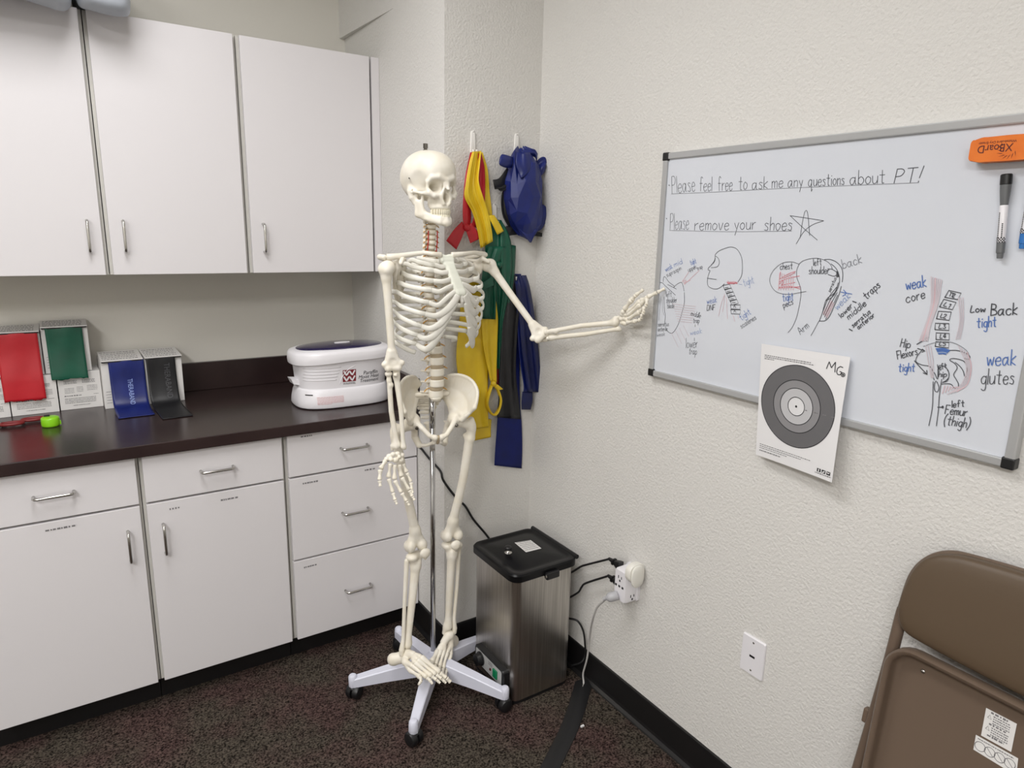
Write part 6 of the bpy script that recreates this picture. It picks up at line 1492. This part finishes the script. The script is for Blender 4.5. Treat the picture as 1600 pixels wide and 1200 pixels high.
# ---- pelvis
def tilt_frame(yaw, pitch, roll, o, k):
    y, p, r = [math.radians(q) for q in (yaw, pitch, roll)]; c, s_ = math.cos(y), math.sin(y)
    B = np.array([[c, s_, 0], [s_, -c, 0], [0, 0, 1.0]]).T
    M = B@np.array([[1, 0, 0], [0, math.cos(p), -math.sin(p)], [0, math.sin(p), math.cos(p)]])@np.array([[math.cos(r), 0, -math.sin(r)], [0, 1, 0], [math.sin(r), 0, math.cos(r)]])*k
    o = V(*o); return (lambda a, b_, z: o+M@V(a, b_, z)), M[:, 0]/k, V(s_, -c, 0)
PW, PSv, PF = tilt_frame(-11.4, -20.0, -1.4, (0.925, 1.850, 0.972), 0.92)
Tp = lambda P: np.array([PW(*p) for p in P])
HJ = V(0.078, 0.012, 0.0)
for s_ in (-1, 1):
    m = lambda x, y, z: V(s_*x, y, z)
    S = SDF(0.007)
    crest = catmull([m(0.036, -0.080, 0.094), m(0.060, -0.074, 0.128), m(0.095, -0.046, 0.146), m(0.122, -0.010, 0.146), m(0.134, 0.024, 0.128), m(0.128, 0.050, 0.102), m(0.120, 0.060, 0.080)], 4)
    base = catmull([m(0.046, -0.066, 0.062), m(0.058, -0.046, 0.046), m(0.070, -0.018, 0.034), m(0.080, 0.010, 0.030), m(0.090, 0.028, 0.032)], 6)
    nb = len(base)
    for k in range(len(crest)):
        q = base[min(nb-1, int(round(k*(nb-1)/(len(crest)-1))))]; mid = (crest[k]+q)/2+m(0.007, -0.007, -0.006)
        S.path([q, mid, crest[k]], [0.0062, 0.0030, 0.0042], k=0.009)
    S.path(crest, [0.0046]*len(crest), k=0.004)
    S.path(base, [0.0088]*nb, k=0.006)
    S.path([m(0.120, 0.060, 0.080), m(0.112, 0.052, 0.058), m(0.100, 0.048, 0.040), m(0.092, 0.040, 0.020)], [0.0065, 0.0060, 0.0080, 0.010])
    # acetabulum
    S.ell(m(0.074, 0.012, 0.006), (0.025, 0.028, 0.028)); S.ell(m(0.0865, 0.014, -0.004), (0.020, 0.024, 0.024), k=0.004, op=-1)
    # pubis: upper ramus, body, lower ramus
    S.path([m(0.070, 0.028, 0.014), m(0.052, 0.054, 0.004), m(0.030, 0.074, -0.014), m(0.012, 0.080, -0.022)], [0.0110, 0.0085, 0.0080, 0.0088])
    S.path([m(0.011, 0.079, -0.018), m(0.010, 0.076, -0.042)], [0.0082, 0.0072])
    S.path([m(0.012, 0.076, -0.042), m(0.028, 0.056, -0.068), m(0.046, 0.026, -0.090)], [0.0066, 0.0054, 0.0078])
    S.path([m(0.046, 0.022, -0.090), m(0.055, -0.008, -0.078), m(0.060, -0.012, -0.040), m(0.066, -0.002, -0.008)], [0.0110, 0.0120, 0.0110, 0.0130])
    S.path([m(0.062, -0.014, -0.030), m(0.050, -0.026, -0.030)], [0.006, 0.003]); S.path([m(0.072, -0.010, 0.010), m(0.066, -0.032, 0.034), m(0.052, -0.056, 0.052)], [0.0130, 0.0105, 0.0085])
    hb = S.build('hip_bone', M_bone, sk, 0.0026, Tp)
    sc = MB(); q = Tp([m(0.066, 0.045, 0.004), m(0.070, 0.052, 0.004)]); sc.lathe(q[0], q[1]-q[0], [(0.0052, 0.004), (0.0052, 0.0095), (0.002, 0.0105)], 12); sc.build('screw', M_screw, hb, label='dark steel joint screw')
S = SDF(0.007)
for k in range(9):
    t_ = k/8; z = 0.092-0.150*t_; f = -0.028-0.056*math.sin(t_*2.0)+0.022*t_**3; w_ = 0.044*(1-t_)**0.8+0.010
    S.path([(-w_, f-0.018*(1-t_), z-0.018*(1-t_)), (0, f, z-0.006*(1-t_)), (w_, f-0.018*(1-t_), z-0.018*(1-t_))], [0.0078-0.003*t_, 0.0112-0.005*t_, 0.0078-0.003*t_])
S.ell((0, -0.003, 0.090), (0.0215, 0.0165, 0.0105)); S.cone((0, -0.004, 0.086), (0, -0.030, 0.070), 0.014, 0.014); S.path([(0, -0.052, -0.058), (0, -0.044, -0.076), (0, -0.034, -0.084)], [0.008, 0.0065, 0.004])
for k in range(4):
    t_ = (k+0.6)/5.2; z = 0.092-0.135*t_; f = -0.028-0.056*math.sin(t_*2.0)+0.012
    for s_ in (-1, 1): S.ell((s_*(0.026-0.003*k), f, z), (0.0046, 0.006, 0.004), k=0.003, op=-1)
S.build('sacrum', M_bone, sk, 0.0026, Tp)
MB().loft([[PW(0.0055*math.cos(a)*q, 0.079+0.007*math.sin(a)*q, z) for a in np.linspace(0, 2*PI, 17)[:-1]] for z, q in ((-0.046, .7), (-0.040, 1), (-0.020, 1.05), (-0.014, .8))]).build('pubic_disc', M_disc, sk, smooth=True)

# ---- legs
def femur(H, K_, lat, fw):
    d = unit(K_-H); lat = unit(lat-d*(lat@d)); fw = unit(np.cross(d, lat)) if np.cross(d, lat)@fw > 0 else -unit(np.cross(d, lat))
    S = SDF(0.010); G_ = H+lat*0.046-UP*0.020
    S.ell(H, (0.0225,)*3); S.cone(H, G_, 0.0150, 0.0155, k=0.006); S.path([G_+UP*0.018+lat*0.003-fw*0.004, G_-UP*0.012+lat*0.003, G_-UP*0.040], [0.0105, 0.0150, 0.0145]); S.ell(G_-UP*0.036-lat*0.014-fw*0.010, (0.0085,)*3)
    a = G_-UP*0.045-lat*0.004; m_ = (a+K_-d*0.078)/2+fw*0.007+lat*0.003; e_ = K_-d*0.078
    sp_ = catmull([a, m_, e_], 6); S.path(sp_, list(np.interp(np.linspace(0, 1, len(sp_)), [0, 0.5, 1], [0.0148, 0.0136, 0.0152])))
    S.cone(e_, K_+UP*0.026+lat*0.018, 0.0130, 0.0165, k=0.014); S.cone(e_, K_+UP*0.026-lat*0.018, 0.0130, 0.0165, k=0.014)
    for q in (-1, 1): S.ell(K_+UP*0.020+lat*q*0.0205-fw*0.006, (0.0165, 0.0260, 0.0205), k=0.006); S.ell(K_+UP*0.026+lat*q*0.018+fw*0.012, (0.013, 0.012, 0.016), k=0.006)
    S.cone(K_+UP*0.002-fw*0.034, K_+UP*0.004-fw*0.004, 0.0080, 0.0065, k=0.004, op=-1); S.cone(K_+UP*0.035+fw*0.030, K_+UP*0.012+fw*0.030, 0.0060, 0.0060, k=0.006, op=-1)
    return S.build('femur', M_bone, sk, 0.0028)
def lower_leg(K_, A_, lat, fw):
    d = unit(A_-K_); lat = unit(lat-d*(lat@d)); fw = unit(np.cross(d, lat)) if np.cross(d, lat)@fw > 0 else -unit(np.cross(d, lat))
    S = SDF(0.008)
    for q in (-1, 1): S.ell(K_+d*0.014+lat*q*0.0185-fw*0.004, (0.0175, 0.0205, 0.0105), k=0.008)
    S.ell(K_+d*0.010, (0.006, 0.010, 0.007), k=0.004)
    t0 = K_+d*0.048+fw*0.004; t1 = K_+d*0.12+fw*0.003-lat*0.002; t2 = A_-d*0.060-lat*0.004; t3 = A_-d*0.016-lat*0.004
    S.cone(K_+d*0.020-lat*0.010, t0, 0.0160, 0.0150, k=0.012); S.cone(K_+d*0.020+lat*0.012, t0, 0.0160, 0.0140, k=0.012); S.path([t0, t1, t2, t3], [0.0158, 0.0136, 0.0112, 0.0155]); S.cone(K_+d*0.034+fw*0.014, K_+d*0.060+fw*0.011, 0.0085, 0.0070)
    S.cone(K_+d*0.06+fw*0.012, t2+fw*0.006, 0.0052, 0.0046, k=0.006)
    S.cone(A_-d*0.020-lat*0.010, A_+d*0.008-lat*0.0175, 0.0105, 0.0068)
    ti = S.build('tibia', M_bone, sk, 0.0026)
    f0 = K_+d*0.036+lat*0.0265-fw*0.014; f1 = A_-d*0.040+lat*0.0170-fw*0.004; f2 = A_+d*0.012+lat*0.0200-fw*0.004
    S = SDF(0.005).path([f0-d*0.008, f0+d*0.010, (f0*0.5+f1*0.5)+lat*0.002, f1, f2-d*0.016, f2], [0.0088, 0.0078, 0.0064, 0.0064, 0.0090, 0.0075]); S.build('fibula', M_bone, sk, 0.0023)
def patella(p, fw):
    S = SDF(0.005).ell(p, (0.0185, 0.0105, 0.0165)).cone(p-UP*0.008, p-UP*0.019, 0.0100, 0.0050); return S.build('patella', M_bone, sk, 0.0022)
kF = unit(V(-0.35, -0.94, 0))
HR = PW(-0.0830, 0.014, -0.003); HLf = PW(0.0830, 0.014, -0.003)
knR = ptY(650, 862, 1.855); knL = ptY(706.5, 846, 1.862); anR = ptY(634.5, 1014, 1.832); anL = ptY(701.5, 985, 1.858)
fRk, fLk = unit(V(0.50, -0.87, 0)), unit(V(-0.35, -0.94, 0))
femur(HR, knR, -PSv, PF); femur(HLf, knL, PSv, PF)
lower_leg(knR, anR, unit(np.cross(fRk, UP))*-1 if np.cross(fRk, UP)@PSv > 0 else unit(np.cross(fRk, UP)), fRk)
lower_leg(knL, anL, unit(np.cross(fLk, UP)) if np.cross(fLk, UP)@PSv > 0 else -unit(np.cross(fLk, UP)), fLk)
patella(knR+fRk*0.036+UP*0.004, fRk); patella(knL+fLk*0.034+UP*0.002+PSv*0.008, fLk)
def foot(A_, heel, bases, heads, ips, tips, plantar):
    """tarsal block as one piece with the toes as sub-parts; index 0 is the big toe"""
    S = SDF(0.004); nv = (bases[0]*0.5+bases[1]*0.5)*0.55+A_*0.45-UP*0.004; cu_ = (bases[3]+bases[4])/2*0.55+heel*0.25+A_*0.20
    S.ell(A_-UP*0.014, (0.0185, 0.0185, 0.0155)); S.cone(A_-UP*0.016, nv, 0.0150, 0.0125); 
    S.cone(A_-UP*0.030+(heel-A_)*0.15, heel, 0.0160, 0.0165, k=0.006); S.path([heel+UP*0.008, heel-UP*0.006+(A_-heel)*0.06, heel-UP*0.014+(A_-heel)*0.12], [0.0140, 0.0150, 0.0110], k=0.008); S.cone(heel+UP*0.004, A_-UP*0.022, 0.0150, 0.0170, k=0.006); S.cone(A_-UP*0.028, cu_, 0.0145, 0.0125)
    for b_ in bases[:3]: S.cone(nv*0.55+b_*0.45, b_*0.93+nv*0.07, 0.0098, 0.0082, k=0.003)
    for b_ in bases[3:]: S.cone(cu_*0.7+b_*0.3, b_*0.93+cu_*0.07, 0.0092, 0.0080, k=0.003)
    fo = S.build('foot', M_bone, sk, 0.0022)
    for k in range(5):
        b_, h, i_, t_ = bases[k], heads[k], ips[k], tips[k]; q = 1.35 if k == 0 else 1.0
        long_bone(MB(), b_, h, 0.0054*q, 0.0092*(1.15 if k == 0 else 1), 0.0086*q).build('metatarsal', M_bone, fo, smooth=True)
        long_bone(MB(), h+(i_-h)*0.06, i_, 0.0050*q, 0.0076*q, 0.0064*q).build('phalanx', M_bone, fo, smooth=True)
        if k: 
            md = i_*0.5+t_*0.5; long_bone(MB(), i_+(md-i_)*0.08, md, 0.0046, 0.0060, 0.0054).build('phalanx', M_bone, fo, smooth=True); long_bone(MB(), md, t_, 0.0040, 0.0056, 0.0044).build('phalanx', M_bone, fo, smooth=True)
        else: long_bone(MB(), i_+(t_-i_)*0.06, t_, 0.0060, 0.0084, 0.0068).build('phalanx', M_bone, fo, smooth=True)
    return fo
Y_ = lambda px, py, y: ptY(px, py, y)
foot(anR, Y_(613.5, 1031, 1.850), [Y_(657, 1026, 1.765), Y_(652, 1030, 1.762), Y_(648, 1035, 1.762), Y_(644, 1040, 1.766), Y_(640.5, 1047, 1.772)], [Y_(687, 1051, 1.715), Y_(681, 1054, 1.710), Y_(674.5, 1056.5, 1.708), Y_(667, 1058.5, 1.712), Y_(656.5, 1058, 1.720)],
     [Y_(697, 1059.5, 1.698), Y_(690, 1060.5, 1.694), Y_(682, 1062, 1.694), Y_(672.5, 1064, 1.699), Y_(658, 1064, 1.708)], [Y_(704, 1066, 1.688), Y_(697, 1067.5, 1.682), Y_(688, 1067.5, 1.682), Y_(676, 1069, 1.688), Y_(654, 1070, 1.700)], None)
foot(anL, Y_(709, 1002, 1.885), [Y_(684, 1017, 1.828), Y_(689, 1016, 1.825), Y_(693.5, 1017, 1.824), Y_(698.5, 1019, 1.825), Y_(704, 1023, 1.828)], [Y_(674, 1035, 1.790), Y_(680, 1039, 1.786), Y_(686.5, 1042.5, 1.783), Y_(692, 1045, 1.783), Y_(697, 1048, 1.786)],
     [Y_(673, 1043, 1.775), Y_(679, 1047, 1.772), Y_(686, 1050, 1.770), Y_(691.5, 1052, 1.770), Y_(696, 1055, 1.772)], [Y_(673, 1050, 1.763), Y_(679, 1053, 1.762), Y_(686, 1056, 1.760), Y_(691, 1058, 1.760), Y_(695, 1060, 1.762)], None)
